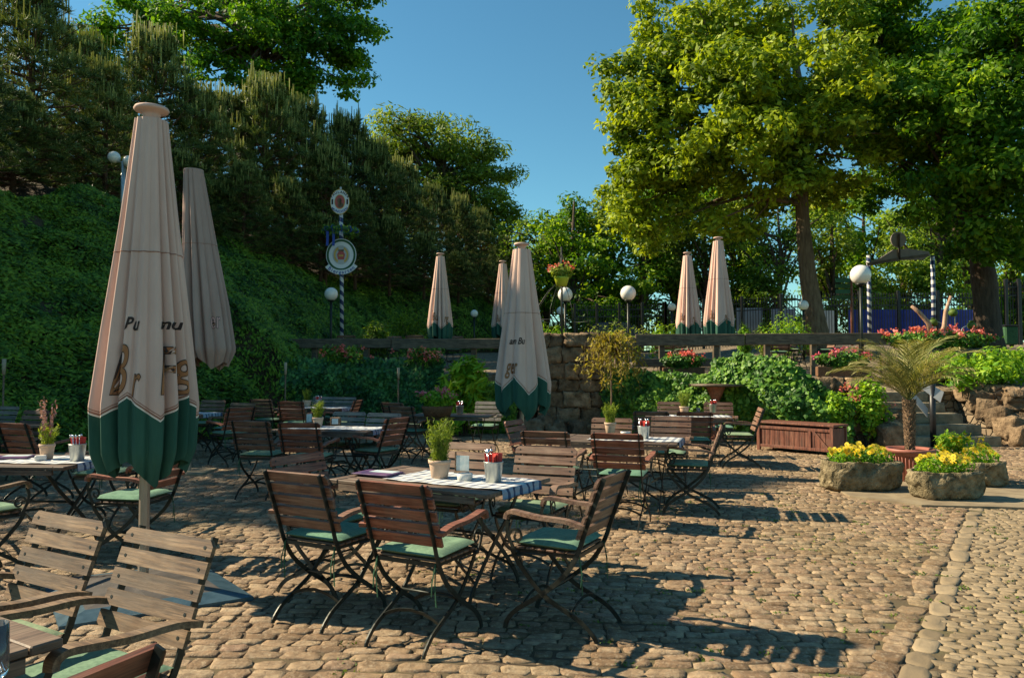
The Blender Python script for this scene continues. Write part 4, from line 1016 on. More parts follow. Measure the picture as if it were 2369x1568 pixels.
for px, D, h, lab, sd in ((1018, 20.6, .98, 'shaded closed parasol on the terrace left of the centre one', 6), (1163, 23.5, 1.0, 'closed parasol on the terrace half hidden behind the centre one', 7),
                      (1592, 21.0, 1.0, 'shorter left one of the two sunlit terrace parasols', 9), (1664, 18.4, 1.03, 'taller right one of the two sunlit terrace parasols', 10)):
    c = P(px, 850, D); l = (c.x, D, float(T(c.x, D))-.05); a = cam_a((c.x, D))
    parasol(l, lab, h, 0, sd*1.1, seed=sd, folds=7, wide=1.28, vee=.09, texts=[('Bu', a-.5, 1.35, .3, OL, .25), ('rg', a+.5, 1.3, .3, OL, .25)])
# sheet metal cover over the ballast of the big parasol
root = empty('parasol_ballast_cover', (-2.45, 5.08, 0), 0, 'low blue-grey sheet metal cover round the foot of the big parasol', 'parasol base'); b = MB()
cs_ = [G(150, 1452), G(594, 1383), G(470, 1305), G(112, 1345)]; cs_ = [Vector((p.x+2.45, p.y-5.08, 0)) for p in cs_]
lo_ = [p+Vector((0, 0, .03)) for p in cs_]; mid_ = [p*.72+Vector((0, 0, .06)) for p in cs_]; hi_ = [p*.12+Vector((0, 0, .10)) for p in cs_]
b.add([*(p+Vector((0, 0, .0)) for p in cs_), *lo_, *mid_], [(i, (i+1) % 4, 4+(i+1) % 4, 4+i) for i in range(4)]+[(4+i, 4+(i+1) % 4, 8+(i+1) % 4, 8+i) for i in range(4)])
b.build('rim', 'base_blue', root); b = MB(); b.add([*[p+Vector((0, 0, .0)) for p in mid_], *hi_], [(i, (i+1) % 4, 4+(i+1) % 4, 4+i) for i in range(4)]+[(4, 5, 6, 7)]); b.build('lid', 'base_grey', root)

# ------------------------------------------------------------------ stone walls, steps, ivy
def stone_wall(name, pts, z0, z1, label, seed=1, bw=(.25, .5), bh=(.16, .3), th=.35, mat='rock', amp=.04):
    """courses of quarry stones along a polyline; pts (x, y)"""
    rn = random.Random(seed); root = empty(name, (pts[0][0], pts[0][1], 0), 0, label, 'wall'); b = MB(); q = 0
    z = z0
    while z < z1-.04:
        h = min(rn.uniform(*bh), z1-z)
        if z1-(z+h) < .08: h = z1-z
        for a, c in zip(pts[:-1], pts[1:]):
            A = Vector((a[0]-pts[0][0], a[1]-pts[0][1], 0)); B_ = Vector((c[0]-pts[0][0], c[1]-pts[0][1], 0)); L_ = (B_-A).length; d = (B_-A)/L_; ang = math.atan2(d.y, d.x); s = 0
            while s < L_-.02:
                w_ = min(rn.uniform(*bw), L_-s)
                if L_-(s+w_) < .1: w_ = L_-s
                c_ = A+d*(s+w_/2); q += 1
                rough_block(b, (c_.x+rn.uniform(-.02, .02), c_.y+rn.uniform(-.04, .04), z+h/2), (w_*1.0, th, h*1.0), seed=q+seed*50, amp=amp, M=rz(ang+rn.uniform(-.05, .05)), n=6, sq=.09, fr=7.5); s += w_
        z += h
    b.build('stones', mat, root)
    m = MB()
    for a, c in zip(pts[:-1], pts[1:]):
        A = Vector((a[0]-pts[0][0], a[1]-pts[0][1], 0)); B_ = Vector((c[0]-pts[0][0], c[1]-pts[0][1], 0)); mid = (A+B_)/2; ang = math.atan2((B_-A).y, (B_-A).x)
        m.box((mid.x, mid.y, (z0+z1)/2), ((B_-A).length-.06, th-.14, z1-z0-.08), rz(ang))
    m.build('mortar', 'soil', root); return root
pl = P(1245, 900, 17.0).x; pr = P(1392, 900, 17.0).x
stone_wall('stone_pillar', [(pl, 17.05), (pr, 16.95)], 0, 2.25, 'rugged brown stone pillar beside the centre parasol', 3, (.25, .6), (.2, .4), .6, amp=.06)
rb = MB(); 
for k, (dx, dz, s) in enumerate(((-.35, .17, .5), (.1, .15, .45), (.55, .16, .42), (-.1, .32, .35), (-.6, .1, .3))): rough_block(rb, (dx, 0, dz), (s, s*.8, s*.75), 70+k, .1, rz(k), n=6, sq=.5, fr=4)
o = rb.build('boulders', 'rock'); o.location = (pl+.25, 16.5, 0); tag(o, 'heap of rough boulders at the foot of the stone pillar', 'boulders')
stone_wall('retaining_wall', [(-5.3, 17.85), (-3, 18.1), (-.3, 17.8), (pl, 17.4)], 0, 1.3, 'low retaining wall under the dark ivy on the left', 5)
stone_wall('retaining_wall', [(pr, 17.4), (4.2, 17.1), (5.6, 15.9), (6.1, 15.3)], 0, 1.28, 'retaining wall under the sunlit ivy on the right', 6)
stone_wall('retaining_wall', [(6.0, 15.0), (6.5, 14.8), (6.95, 14.7)], 0, 1.3, 'yellowish stone wall left of the steps behind the palm', 7, (.3, .6), (.16, .3), .4)
stone_wall('retaining_wall', [(9.75, 15.0), (10.4, 14.7), (11.4, 14.5), (13.5, 14.6)], 0, 1.1, 'rough stone wall right of the steps', 8, (.35, .7), (.25, .4), .5, amp=.08)
# steps
b = MB(); root = empty('stone_steps', (8.1, 14.3, 0), 0, 'worn stone steps climbing to the terrace behind the palm', 'steps')
for k in range(5):
    mb = MB(); wd = 2.2-.12*k; rough_block(mb, (.0-.12*k, .3*k+.25, .2*k+.1), (wd, .56, .205), 200+k, .018, n=8, sq=.05, fr=3); mb.build('step', 'step_stone', root)
o = MB()
for k in range(6): rough_block(o, (k*.02-(.06*k), k*.27, .18+.16*k), (.5, .45, .42), 220+k, .08, rz(.3*k), n=6, sq=.35)
ob = o.build('boulders', 'rock'); ob.location = (9.7, 14.4, 0); tag(ob, 'sloping boulders edging the right side of the steps', 'boulders')
o = MB()
for k in range(4): rough_block(o, (k*.1, k*.2, .2+.1*k), (.4, .4, .45), 240+k, .07, rz(.5*k), n=6, sq=.35)
ob = o.build('boulders', 'rock'); ob.location = (7.05, 14.2, 0); tag(ob, 'upright boulders left of the steps behind the palm pot', 'boulders')

def ivy(name, pts, z0, z1, out, n, size, mat, label, seed=1, bulge=.25, cat='ivy'):
    rn = np.random.default_rng(seed); P2 = np.array(pts, float); seg = np.linalg.norm(np.diff(P2, axis=0), axis=1); cum = np.r_[0, np.cumsum(seg)]
    root = empty(name, (pts[0][0], pts[0][1], 0), 0, label, cat); L_ = cum[-1]
    def at(s): return np.stack([np.interp(s, cum, P2[:, 0]), np.interp(s, cum, P2[:, 1])], -1)
    def surf(s, t):
        p = at(s); e = at(np.clip(s+.05, 0, L_))-at(np.clip(s-.05, 0, L_)); e /= np.linalg.norm(e, axis=-1, keepdims=True); nn = np.stack([e[..., 1], -e[..., 0]], -1)
        zt_ = (z1 if np.isscalar(z1) else np.interp(s, [q[0] for q in z1], [q[1] for q in z1]))
        lum = np.array([noise.noise(Vector((a*1.3, b_*3, seed*7.)))+.5*noise.noise(Vector((a*3.3, b_*6, seed*3.))) for a, b_ in zip(np.ravel(s), np.ravel(t))]).reshape(np.shape(s))
        bu = out*(np.sin(np.clip(t, 0, 1)*math.pi*.85+.25))+bulge*lum
        z = z0+(zt_-z0)*t+lum*.08; q = p+nn*(bu[..., None]+.05); return np.concatenate([q, z[..., None]], -1), nn
    s = rn.random(n)*L_; t = rn.random(n)**.85*1.03; q, nn = surf(s, t); q = q+rn.normal(size=q.shape)*.035
    nr_ = np.concatenate([nn*1.0, np.full((n, 1), .55)], -1)+np.array([0, 0, 0]); q[:, 0] -= pts[0][0]; q[:, 1] -= pts[0][1]
    link('leaves', leaf_mesh(name, q, size, mat, nrm=nr_*1.3, jit=.6, aspect=.85, droop=(0, 0, -1.0)), root)
    ns_, nt_ = int(L_*6)+2, 14; S_, T_ = np.meshgrid(np.linspace(0, L_, ns_), np.linspace(0, 1, nt_), indexing='ij'); q, _ = surf(S_, T_)
    q[..., 0] -= pts[0][0]; q[..., 1] -= pts[0][1]; q[..., 2] -= .03; q[..., 1] += .10
    V = q.reshape(-1, 3); F = [(i*nt_+j, (i+1)*nt_+j, (i+1)*nt_+j+1, i*nt_+j+1) for i in range(ns_-1) for j in range(nt_-1)]
    link('stems', npmesh('stems', V, F, 'leaf_ivy_dark', True), root); return root  # added dark green backing sheet closing the gaps between ivy leaves, not real stems
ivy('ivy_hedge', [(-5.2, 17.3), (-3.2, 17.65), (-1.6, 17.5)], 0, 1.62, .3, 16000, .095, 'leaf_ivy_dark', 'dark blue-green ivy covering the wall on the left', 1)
ivy('ivy_hedge', [(-1.7, 17.35), (-.6, 17.3), (.1, 17.2)], 0, 1.1, .2, 4500, .09, 'leaf_ivy', 'ivy below the broad leaved bush left of the pillar', 2)
ivy('ivy_hedge', [(pr+.05, 16.9), (3.6, 16.6), (4.6, 16.0)], 0, [(0, 1.45), (2.2, 1.25), (3, 1.4)], .3, 11000, .09, 'leaf_ivy', 'darker ivy behind the small weeping fig', 3)
ivy('ivy_hedge', [(4.4, 16.2), (5.3, 15.2), (6.05, 14.75), (6.5, 14.5)], 0, [(0, 1.55), (.6, 1.72), (1.6, 1.6), (2.3, 1.0), (2.8, .7)], .4, 12000, .095, 'leaf_ivy', 'bright sunlit ivy mound behind the wooden chest', 4)

def bush(x, y, z, rx, ry, h, n, size, mat, label, seed=1, cat='shrub', aspect=.5, parts='foliage', name='shrub', flowers=None):
    rn = np.random.default_rng(seed); root = empty(name, (x, y, z), 0, label, cat)
    cl = [(rn.normal()*rx*.42, rn.normal()*ry*.42, h*(.3+.55*rn.random())) for _ in range(16)]
    C = []; Nn = []
    for c in cl:
        m = n//16; d = rn.normal(size=(m, 3)); d /= np.linalg.norm(d, axis=1)[:, None]; rr = (rn.random(m)**.5)[:, None]
        p = np.array(c)+d*rr*np.array([rx*.42, ry*.42, h*.3]); p[:, 2] = np.abs(p[:, 2]); C.append(p); dd = d.copy(); dd[:, 2] += .6; Nn.append(dd)
    link(parts, leaf_mesh(name, np.concatenate(C), size, mat, nrm=np.concatenate(Nn), jit=.5, aspect=aspect, droop=(0, 0, -.3)), root)
    b = MB()
    for c in cl[:9]: b.tube([(c[0]*.15, c[1]*.15, -.05), (c[0]*.6, c[1]*.6, c[2]*.6), c], [.012, .009, .004], 5, caps=False)
    b.build('stems', 'bark_dark', root)
    if flowers:
        P_ = np.concatenate([np.array([rn.normal()*rx*.6, rn.normal()*ry*.5-ry*.3, h*(.5+.5*rn.random())])+rn.normal(size=(10, 3))*.03 for _ in range(flowers[1])])
        link('blossoms', leaf_mesh('blossoms', P_, .045, flowers[0], jit=1, aspect=.9), root)
    return root
c = P(1075, 900, 16.6); bush(c.x, 16.6, 0, .62, .4, 1.6, 1600, .26, 'leaf_bright', 'broad leaved bright green bush between flower basket and centre parasol', 11, aspect=.32)
c = P(985, 800, 17.6); bush(c.x, 17.3, 1.45, .42, .25, .5, 800, .08, 'leaf_ivy', 'pink geraniums on the wall top above the ivy, right group', 12, 'flowers', flowers=('petal_pink', 26), name='geranium')
c = P(800, 800, 17.8); bush(c.x, 17.3, 1.5, .45, .25, .5, 800, .08, 'leaf_ivy', 'pink geraniums on the wall top above the ivy, left group', 13, 'flowers', flowers=('petal_pink', 26), name='geranium')
c = P(2005, 960, 14.1); bush(c.x+.05, 14.3, .0, .5, .3, 1.25, 2600, .075, 'leaf_bright', 'bright creeper with red geraniums left of the palm', 14, 'flowers', flowers=('petal_pink', 16), name='geranium', aspect=.8)
c = P(2240, 870, 16.2); bush(10.0, 16.0, 1.0, 1.15, .7, .85, 4200, .11, 'leaf_bright', 'bright green leafy plants above the stone wall right of the steps', 15)
bush(10.4, 14.6, .55, .25, .2, .6, 500, .07, 'leaf_bright', 'small trailing plant hanging over the stone wall right of the steps', 16)
for px, py, D, rx, h, lab, m in ((1285, 770, 20.5, .55, .5, 'small bright shrub on the terrace behind the pillar', 'leaf_bright'), (1420, 762, 22, .9, .75, 'yellowish grassy shrub behind the weeping fig', 'leaf_herb'), (1545, 768, 21.5, .5, .5, 'bright shrub left of the two sunlit parasols', 'leaf_bright'),
         (1725, 765, 23, .3, .5, 'small potted shrub right of the paired parasols', 'leaf_bright'), (1765, 765, 23.5, .3, .55, 'second small shrub right of the paired parasols', 'leaf_herb'), (1830, 755, 22.2, .8, .9, 'spreading bright shrub at the foot of the big bare trunk', 'leaf_bright'),
         (870, 770, 20.5, .5, .55, 'low shrub on the terrace right of the maypole', 'leaf_mid'), (960, 745, 24, .9, .9, 'pale shrub at the foot of the bank behind the left rail', 'leaf_mid')):
    c = P(px, py, D); bush(c.x, D, float(T(c.x, D)), rx, rx*.7, max(h, c.z-float(T(c.x, D))+h*.4), 1500, .11, m, lab, int(px), aspect=.35)

# wooden rails
def rail(A, B, z0, z1, label, low=None, posts=2):
    A = Vector((*A, 0)); B = Vector((*B, 0)); d = B-A; root = empty('wooden_rail', A, math.atan2(d.y, d.x), label, 'railing', 'beam railings on the terrace edge'); L_ = d.length
    b = MB(); b.box((L_/2, 0, (z0+z1)/2), (L_, .09, z1-z0), bev=.012); b.build('beam', 'wood_beam', root)
    if low: b = MB(); b.box((L_/2, 0, (low[0]+low[1])/2), (L_, .07, low[1]-low[0]), bev=.01); b.build('beam', 'wood_beam', root)
    for k in range(posts):
        b = MB(); b.box((L_*(k+.5)/posts, .12, (1.15+z1-.03)/2), (.13, .13, z1-.03-1.15), bev=.01); b.build('post', 'wood_beam', root)
def RP(px, D): return (P(px, 800, D).x, D)
rail(RP(665, 18.6), RP(905, 18.3), 1.97, 2.2, 'left dark beam railing above the ivy wall', posts=2)
rail(RP(906, 18.3), RP(1158, 18.0), 1.95, 2.19, 'dark beam railing behind the centre parasol', posts=2)
rail(RP(1470, 17.5), RP(1722, 17.4), 2.0, 2.27, 'sunlit beam railing with lower board, right of the pillar', (1.52, 1.70), 2)
rail(RP(1724, 17.4), RP(2050, 17.1), 2.02, 2.28, 'long dark beam railing left of the big globe lamp', None, 3)
rail(RP(1394, 17.4), RP(1468, 17.5), 1.96, 2.2, 'short beam stub beside the stone pillar behind the fig', None, 1)

# flower boxes on the wall
def flower_box(x, y, z, L_, ang, label, petal='petal_pink', seed=1, h=.34):
    root = empty('flower_box', (x, y, z), R(ang), label, 'flower box', 'geranium boxes'); b = MB(); b.box((0, 0, .1), (L_, .24, .2), bev=.015)
    for k in range(5): b.box((0, -.125, .02+.04*k), (L_+.01, .008, .03))
    b.build('box', 'wicker', root); flower_mass(root, 0, 0, .17, L_*.52, .22, h, 1300, 12, 'leaf_ivy', petal, .07, .06, seed, 22); return root
c = P(1578, 862, 16.9); flower_box(c.x, 16.8, 1.3, .9, -6, 'box of salmon geraniums on the wall left of the paired parasols', seed=31)
c = P(1940, 870, 15.2); flower_box(c.x, 15.0, 1.32, 1.0, -10, 'box of pink geraniums on the stone corner left of the palm', 'petal_magenta', 32)
# geranium bed with driftwood
c = P(2170, 800, 17.2); root = empty('flower_bed', (c.x, 17.2, 1.3), 0, 'raised bed of red geraniums with driftwood behind the palm', 'flower bed')
b = MB(); b.box((0, 0, .32), (2.3, .8, .62), bev=.04); b.build('box', 'wood_beam', root)
flower_mass(root, 0, 0, .6, 1.25, .5, .45, 3200, 12, 'leaf_ivy', 'petal_pink', .08, .075, 33, 46)
ob = empty('driftwood', (c.x, 17.1, 1.9), 0, 'two bare driftwood branches rising out of the geranium bed', 'branch')
def q_(px, py): v = P(px, py, 17.1); return (v.x-c.x, 0, v.z-1.9)
b = MB(); b.tube([q_(2160, 800), q_(2150, 748), q_(2128, 722), q_(2111, 708)], [.06, .06, .05, .035], 8); b.build('branch', 'driftwood', ob)
b = MB(); b.tube([q_(2168, 800), q_(2186, 755), q_(2190, 720), q_(2203, 685)], [.06, .055, .045, .035], 8); b.build('branch', 'driftwood', ob)
ob = empty('garden_ornament', (c.x, 17.3, 1.9), 0, 'thin metal stems with pale green poppy heads above the geraniums', 'ornament')
for (px, py) in ((2219, 722), (2172, 745), (2262, 752)):
    b = MB(); e = q_(px, py); s = q_(2225, 800); b.tube([s, ((s[0]*.6+e[0]*.4), 0, e[2]*.9), (e[0], 0, e[2]+.06)], .008, 5); b.sphere((e[0], 0, e[2]), .1, 12, 1, .9); b.lathe([(.03, .08), (.06, .11), (.001, .12)], 8, (e[0], 0, e[2]), 1); b.build('poppy_head', ['zinc', 'grassy'], ob)

# ------------------------------------------------------------------ lamps
def lamp(px, py, D, r, label):
    c = P(px, py, D); z0 = float(T(c.x, D))-.05; root = empty('globe_lamp', (c.x, D, z0), 0, label, 'lamp post', 'white globe lamps'); h = c.z-z0
    b = MB(); b.sphere((0, 0, h), r, 24); b.build('globe', 'globe_glass', root)
    b = MB(); b.tube([(0, 0, 0), (0, 0, h-r*.9)], .035, 10); b.lathe([(.03, h-r*1.15), (r*.5, h-r*1.02), (r*.52, h-r*.9), (.01, h-r*.85)], 14); b.build('post', 'steel_dark', root)
lamp(1994, 635, 16.9, .222, 'large white globe lamp in front of the gate sign'); lamp(1454, 678, 21.5, .22, 'white globe lamp between pillar and paired parasols')
lamp(1308, 681, 22, .215, 'white globe lamp under the hanging flower basket'); lamp(1297, 719, 30, .165, 'small white globe lamp behind the basket lamp')
lamp(765, 680, 22, .195, 'bluish white globe lamp beside the maypole'); lamp(1097, 725, 30, .15, 'small globe lamp between terrace and centre parasols')
lamp(1555, 710, 28, .15, 'small globe lamp half hidden left of the paired parasols'); lamp(1860, 706, 22.5, .155, 'small globe lamp in front of the big bare trunk')
c = P(277, 520, 17.5); root = empty('twin_globe_lamp', (c.x, 17.5, c.z-.4), 0, 'tall twin globe lamp on the bank above the big parasol', 'lamp post')
t = P(277, 372, 17.5); b = MB(); hh = t.z-c.z+.4; b.tube([(0, 0, 0), (0, 0, hh)], .05, 10); b.tube([(-.2, 0, hh+.02), (0, 0, hh), (.12, 0, hh-.06)], .025, 6); b.build('post', 'zinc', root)
for px, py in ((255, 360), (290, 370)):
    q = P(px, py, 17.5); b = MB(); b.sphere((q.x-c.x, 0, q.z-c.z+.4), .14, 20); b.build('globe', 'globe_glass', root)
# garden torches
for px, y0, y1, D, lab in ((10, 830, 1010, 12, 'thin torch stake at the left edge'), (661, 838, 960, 15.5, 'thin torch stake left of the ivy wall'), (922, 850, 985, 16.5, 'thin torch stake in front of the dark ivy')):
    c = P(px, y0, D); root = empty('garden_torch', (c.x, D, 0), 0, lab, 'garden torch', 'garden torches'); b = MB(); b.tube([(0, 0, 0), (0, 0, c.z-.1)], .016, 6); b.build('stake', 'wood_weathered', root); b = MB(); b.tube([(0, 0, c.z-.25), (0, 0, c.z)], [.025, .032], 8); b.build('head', 'torch_top', root)

# ------------------------------------------------------------------ maypole with signs
D = 23.0; c = P(791, 850, D); z0 = float(T(c.x, D))-.05; root = empty('maypole', (c.x, D, z0), 0, 'blue and white striped pole carrying two round signs and a wreath', 'maypole')
zz = lambda py: P(0, py, D).z-z0; xx = lambda px: P(px, 0, D).x-c.x
b = MB(); b.tube([(0, 0, 0), (xx(789), 0, zz(640)), (xx(785), 0, zz(440))], .062, 14); b.tube([(xx(785), 0, zz(440)), (xx(785), 0, zz(430))], .03, 8); b.build('pole', 'stripe_pole', root)
def disc(mb, x, z, rx, rz_, y, mi, n=32, t=.02, a0=0, a1=6.2832, ri=0):
    if ri:
        k = n; pts = [(math.cos(a0+(a1-a0)*j/k), math.sin(a0+(a1-a0)*j/k)) for j in range(k+1)]
        vs = [(x+p[0]*rx*s, y_, z+p[1]*rz_*s) for y_ in (y, y+t) for s in (ri, 1) for p in pts]; m = k+1
        fs = [(j, j+1, m+j+1, m+j) for j in range(k)]+[(2*m+j, 3*m+j, 3*m+j+1, 2*m+j+1) for j in range(k)]+[(m+j, m+j+1, 3*m+j+1, 3*m+j) for j in range(k)]+[(j, 2*m+j, 2*m+j+1, j+1) for j in range(k)]+[(0, m, 3*m, 2*m), (k, 2*m+k, 3*m+k, m+k)]
        mb.add(vs, fs, mi)
    else: mb.prism([(x+math.cos(-2*math.pi*j/n)*rx, z+math.sin(-2*math.pi*j/n)*rz_) for j in range(n)], y, y+t, mi)
def arc_text(body, x, z, r, a_mid, step, size, mat, parent, y, inside=False, name='lettering'):
    b = []; k = len(body)
    allv = MB()
    for i, ch in enumerate(body):
        a = a_mid+(i-(k-1)/2)*step*(1 if inside else -1); cu = bpy.data.curves.new('t', 'FONT'); cu.body = ch; cu.size = size; cu.align_x = 'CENTER'; cu.offset = size*.02
        ob = bpy.data.objects.new('t', cu); COL.objects.link(ob); bpy.context.view_layer.update(); me = bpy.data.meshes.new_from_object(ob.evaluated_get(bpy.context.evaluated_depsgraph_get())); bpy.data.objects.remove(ob)
        px, pz = x+math.cos(a)*r, z+math.sin(a)*r; th = a-math.pi/2 if not inside else a+math.pi/2
        vs = [(px+(v.co.x*math.cos(th)-(v.co.y-size*.35)*math.sin(th)), y, pz+(v.co.x*math.sin(th)+(v.co.y-size*.35)*math.cos(th))) for v in me.vertices]
        allv.add(vs, [tuple(p.vertices) for p in me.polygons]); bpy.data.meshes.remove(me)
    return allv.build(name, mat, parent)
sx_, sz_ = xx(785), zz(466); s = D/F0
b = MB(); disc(b, sx_, sz_, 22*s, 29*s, -.10, 0); disc(b, sx_, sz_, 22.5*s, 29.5*s, -.104, 1, ri=.95, t=.026); disc(b, sx_, sz_, 12.5*s, 17*s, -.108, 1); disc(b, sx_, sz_, 11*s, 15.5*s, -.112, 2, t=.02)
disc(b, sx_-.01, sz_+.03, 5*s, 6.5*s, -.117, 3); disc(b, sx_+.02, sz_-.10, 7*s, 6*s, -.116, 3)
for q in (-1, 1): b.box((sx_+q*17.3*s, -.109, sz_), (.05, .004, .16), mi=4)
sg = b.build('sign_board', ['paint_white', 'sign_gold', 'sign_red', 'bark', 'print_dark'], root)
arc_text('PAULANER', sx_, sz_+.01, 21.8*s*1.0, math.pi/2, .30, .105, 'print_dark', sg, -.113); arc_text('MUNCHEN', sx_, sz_-.02, 21.2*s, -math.pi/2, .28, .10, 'paint_blue', sg, -.113, True)
# wreath
b = MB(); wz = zz(533); b.tube([(math.cos(a)*36*s+xx(787), math.sin(a)*36*s, wz) for a in np.linspace(0, 6.2832, 40)], .075, 10, 0); wr = b.build('wreath', 'wreath_green', root)
Cc = np.array([(math.cos(a)*36*s+xx(787)+random.gauss(0, .05), math.sin(a)*36*s+random.gauss(0, .05), wz+random.gauss(0, .055)) for a in np.random.default_rng(2).random(900)*6.2832]); link('leaves', leaf_mesh('wreath_leaves', Cc, .09, 'leaf_ivy', aspect=.4), wr)
b = MB()
for a in np.linspace(3.3, 6.0, 6):
    p = Vector((math.cos(a)*36*s+xx(787), math.sin(a)*36*s, wz)); b.tube([p+Vector((math.cos(a)*.085*math.cos(q)+.03*q/6, math.sin(a)*.085*math.cos(q), .085*math.sin(q))) for q in np.linspace(0, 6.2832, 12)], 0, flat=((0, 1, 0), .09, .012))
for px in (762, 776): b.tube([(xx(px), -.38, wz), (xx(px)+.01, -.40, zz(553)), (xx(px), -.39, zz(572))], 0, flat=((0, 1, 0), .012, .075))
b.build('ribbon', 'paint_blue', wr)
sx_, sz_ = xx(789), zz(590); b = MB(); disc(b, sx_, sz_, 35*s, 38*s, -.10, 0); disc(b, sx_, sz_, 33.5*s, 36.5*s, -.106, 1, ri=.86); disc(b, sx_, sz_, 20*s, 22*s, -.106, 2, ri=.0)
disc(b, sx_, sz_+.0, 17*s, 20*s, -.112, 3, a0=2.0, a1=4.2, ri=.75); disc(b, sx_, sz_, 17*s, 20*s, -.112, 3, a0=-1.06, a1=1.14, ri=.75)
b.prism([(sx_-.09, sz_-.14), (sx_+.09, sz_-.14), (sx_+.12, sz_+.02), (sx_+.06, sz_+.12), (sx_-.06, sz_+.12), (sx_-.12, sz_+.02)][::-1], -.116, -.10, 4); b.box((sx_, -.117, sz_+.14), (.16, .006, .05), mi=5); b.box((sx_, -.119, sz_-.02), (.14, .004, .05), mi=3)
disc(b, sx_, sz_+.02, 47*s, 47*s, -.12, 0, a0=math.pi*1.22, a1=math.pi*1.80, ri=.78, t=.03)
sg = b.build('sign_board', ['paint_white', 'wreath_green', 'sign_grey', 'sign_gold', 'sign_red', 'bark'], root); arc_text('Biergarten', sx_, sz_+.02, 41.5*s, math.pi*1.51, .155, .15, 'paint_blue', sg, -.124, True)

# ------------------------------------------------------------------ hanging basket on a wire umbrella frame
D = 19.8; c = P(1300, 850, D); z0 = float(T(c.x, D)); root = empty('wire_parasol_frame', (c.x, D, z0), 0, 'bare metal ribs of an old parasol holding up the hanging basket', 'frame')
zz = lambda py: P(0, py, D).z-z0; s = D/F0
b = MB(); b.tube([(0, 0, 0), (0, 0, zz(570))], .028, 8); b.build('pole', 'steel_dark', root)
for k in range(8):
    a = k*math.pi/4+.3; ca, sa = math.cos(a), math.sin(a); b = MB(); b.tube([(ca*.06, sa*.06, zz(648)), (ca*32*s, sa*32*s, zz(672)), (ca*62*s, sa*62*s, zz(715)), (ca*70*s, sa*70*s, zz(765))], .007, 5); b.build('rib', 'steel_dark', root)
b = MB(); b.tube([(math.cos(a)*67*s, math.sin(a)*67*s, zz(742)) for a in np.linspace(0, 6.2832, 33)], .008, 5, caps=False); b.build('ring', 'steel_dark', root)
root = empty('hanging_basket', (c.x-.02, D-.25, z0+zz(664)), 0, 'lime green pot of red flowers hanging above the globe lamp', 'hanging basket')
b = MB(); b.lathe([(.13, 0), (.19, .20), (.2, .24), (.18, .24), (.16, .2), (.001, .2)], 20); b.build('pot', 'plastic_lime', root); flower_mass(root, 0, 0, .22, .3, .25, .35, 420, 14, 'leaf_herb', 'petal_pink', .09, .075, 41, 8)
b = MB()
for a in (.3, 2.4, 4.5): b.tube([(math.cos(a)*.19, math.sin(a)*.19, .23), (.02, .2, .9)], .006, 4)
b.build('hanger', 'steel_dark', root)

# ------------------------------------------------------------------ palm, troughs, chest, post
def trough(px, py, w_, d, h, label, seed, ang=0):
    g_ = G(px, py); root = empty('stone_trough', (g_.x, g_.y+d/2, .03), R(ang), label, 'planter', 'rough stone troughs with pansies'); b = MB(); n = 90; V = []; rows = [(.80, 0), (.90, .05*h), (.95, .14*h), (.97, .25*h), (.98, .36*h), (.99, .48*h), (1.0, .6*h), (1.0, .72*h), (1.0, .84*h), (.985, .95*h), (.96, h), (.84, h), (.81, .85*h)]
    rn = random.Random(seed)
    for (q, z) in rows:
        for j in range(n):
            a = 2*math.pi*j/n; e = (abs(math.cos(a))**2.6+abs(math.sin(a))**2.6)**(-1/2.6); p = Vector((math.cos(a)*e*w_/2*q, math.sin(a)*e*d/2*q, z))
            nv = noise.noise_vector(p*5+Vector((seed, 0, 0)))*.045+noise.noise_vector(p*15+Vector((seed, 0, 0)))*.032+noise.noise_vector(p*34)*.014; k = 1 if .01 < z < h*.97 else .35; V.append(p+nv*k)
    F = [(i*n+j, i*n+(j+1) % n, (i+1)*n+(j+1) % n, (i+1)*n+j) for i in range(len(rows)-1) for j in range(n)]+[tuple(range(n-1, -1, -1))]
    b.add(V, F, 0, True); b.build('trough', 'rock_mossy', root); b = MB(); b.lathe([(.001, h*.87), (.43, h*.87)], 20, sx=w_, sy=d); b.build('soil', 'soil', root)
    return root, h
def pansies(root, h, w_, d, seed, nl=900, nf=60):
    rn = np.random.default_rng(seed); a = rn.random(nl)*6.28; r = np.sqrt(rn.random(nl)); C = np.stack([np.cos(a)*r*w_*.42, np.sin(a)*r*d*.4, h*.85+rn.random(nl)*.22*(1-.4*r*r)], 1)
    link('foliage', leaf_mesh('pansy_leaves', C, .045, 'leaf_bright', nrm=np.array([0, 0, .5]), jit=.8, aspect=.5), root)
    V = []; F = []; mi = []
    for k in range(nf):
        a = rn.random()*6.28; r = math.sqrt(rn.random()); c = Vector((math.cos(a)*r*w_*.40, math.sin(a)*r*d*.38, h*.85+.13+.13*rn.random()*(1.2-r*.7))); nn = Vector((rn.normal()*.35-.2, -1, .55+rn.normal()*.2)).normalized(); u = nn.cross(Vector((0, 0, 1))).normalized(); v = u.cross(nn)
        for (da, rr_) in ((1.2, .017), (1.95, .017), (.1, .016), (3.05, .016), (-1.57, .019)):
            pc = c+(u*math.cos(da)+v*math.sin(da))*.014; o_ = len(V); V += [pc+(u*math.cos(t)+v*math.sin(t))*rr_+nn*.001*rn.random() for t in np.linspace(0, 6.2832, 9)[:-1]]; F.append([o_, o_+1, o_+2, o_+3]); F.append([o_, o_+3, o_+4, o_+7]); F.append([o_+4, o_+5, o_+6, o_+7]); mi += [0]*3
        o_ = len(V); V += [c+nn*.004+(u*math.cos(t)+v*math.sin(t))*.007-v*.004 for t in (0, 1.57, 3.14, 4.71)]; F.append([o_, o_+1, o_+2, o_+3]); mi.append(1)
    link('blossoms', npmesh('pansies', [tuple(p) for p in V], F, ['petal_yellow', 'print_dark'], False, mi), root)
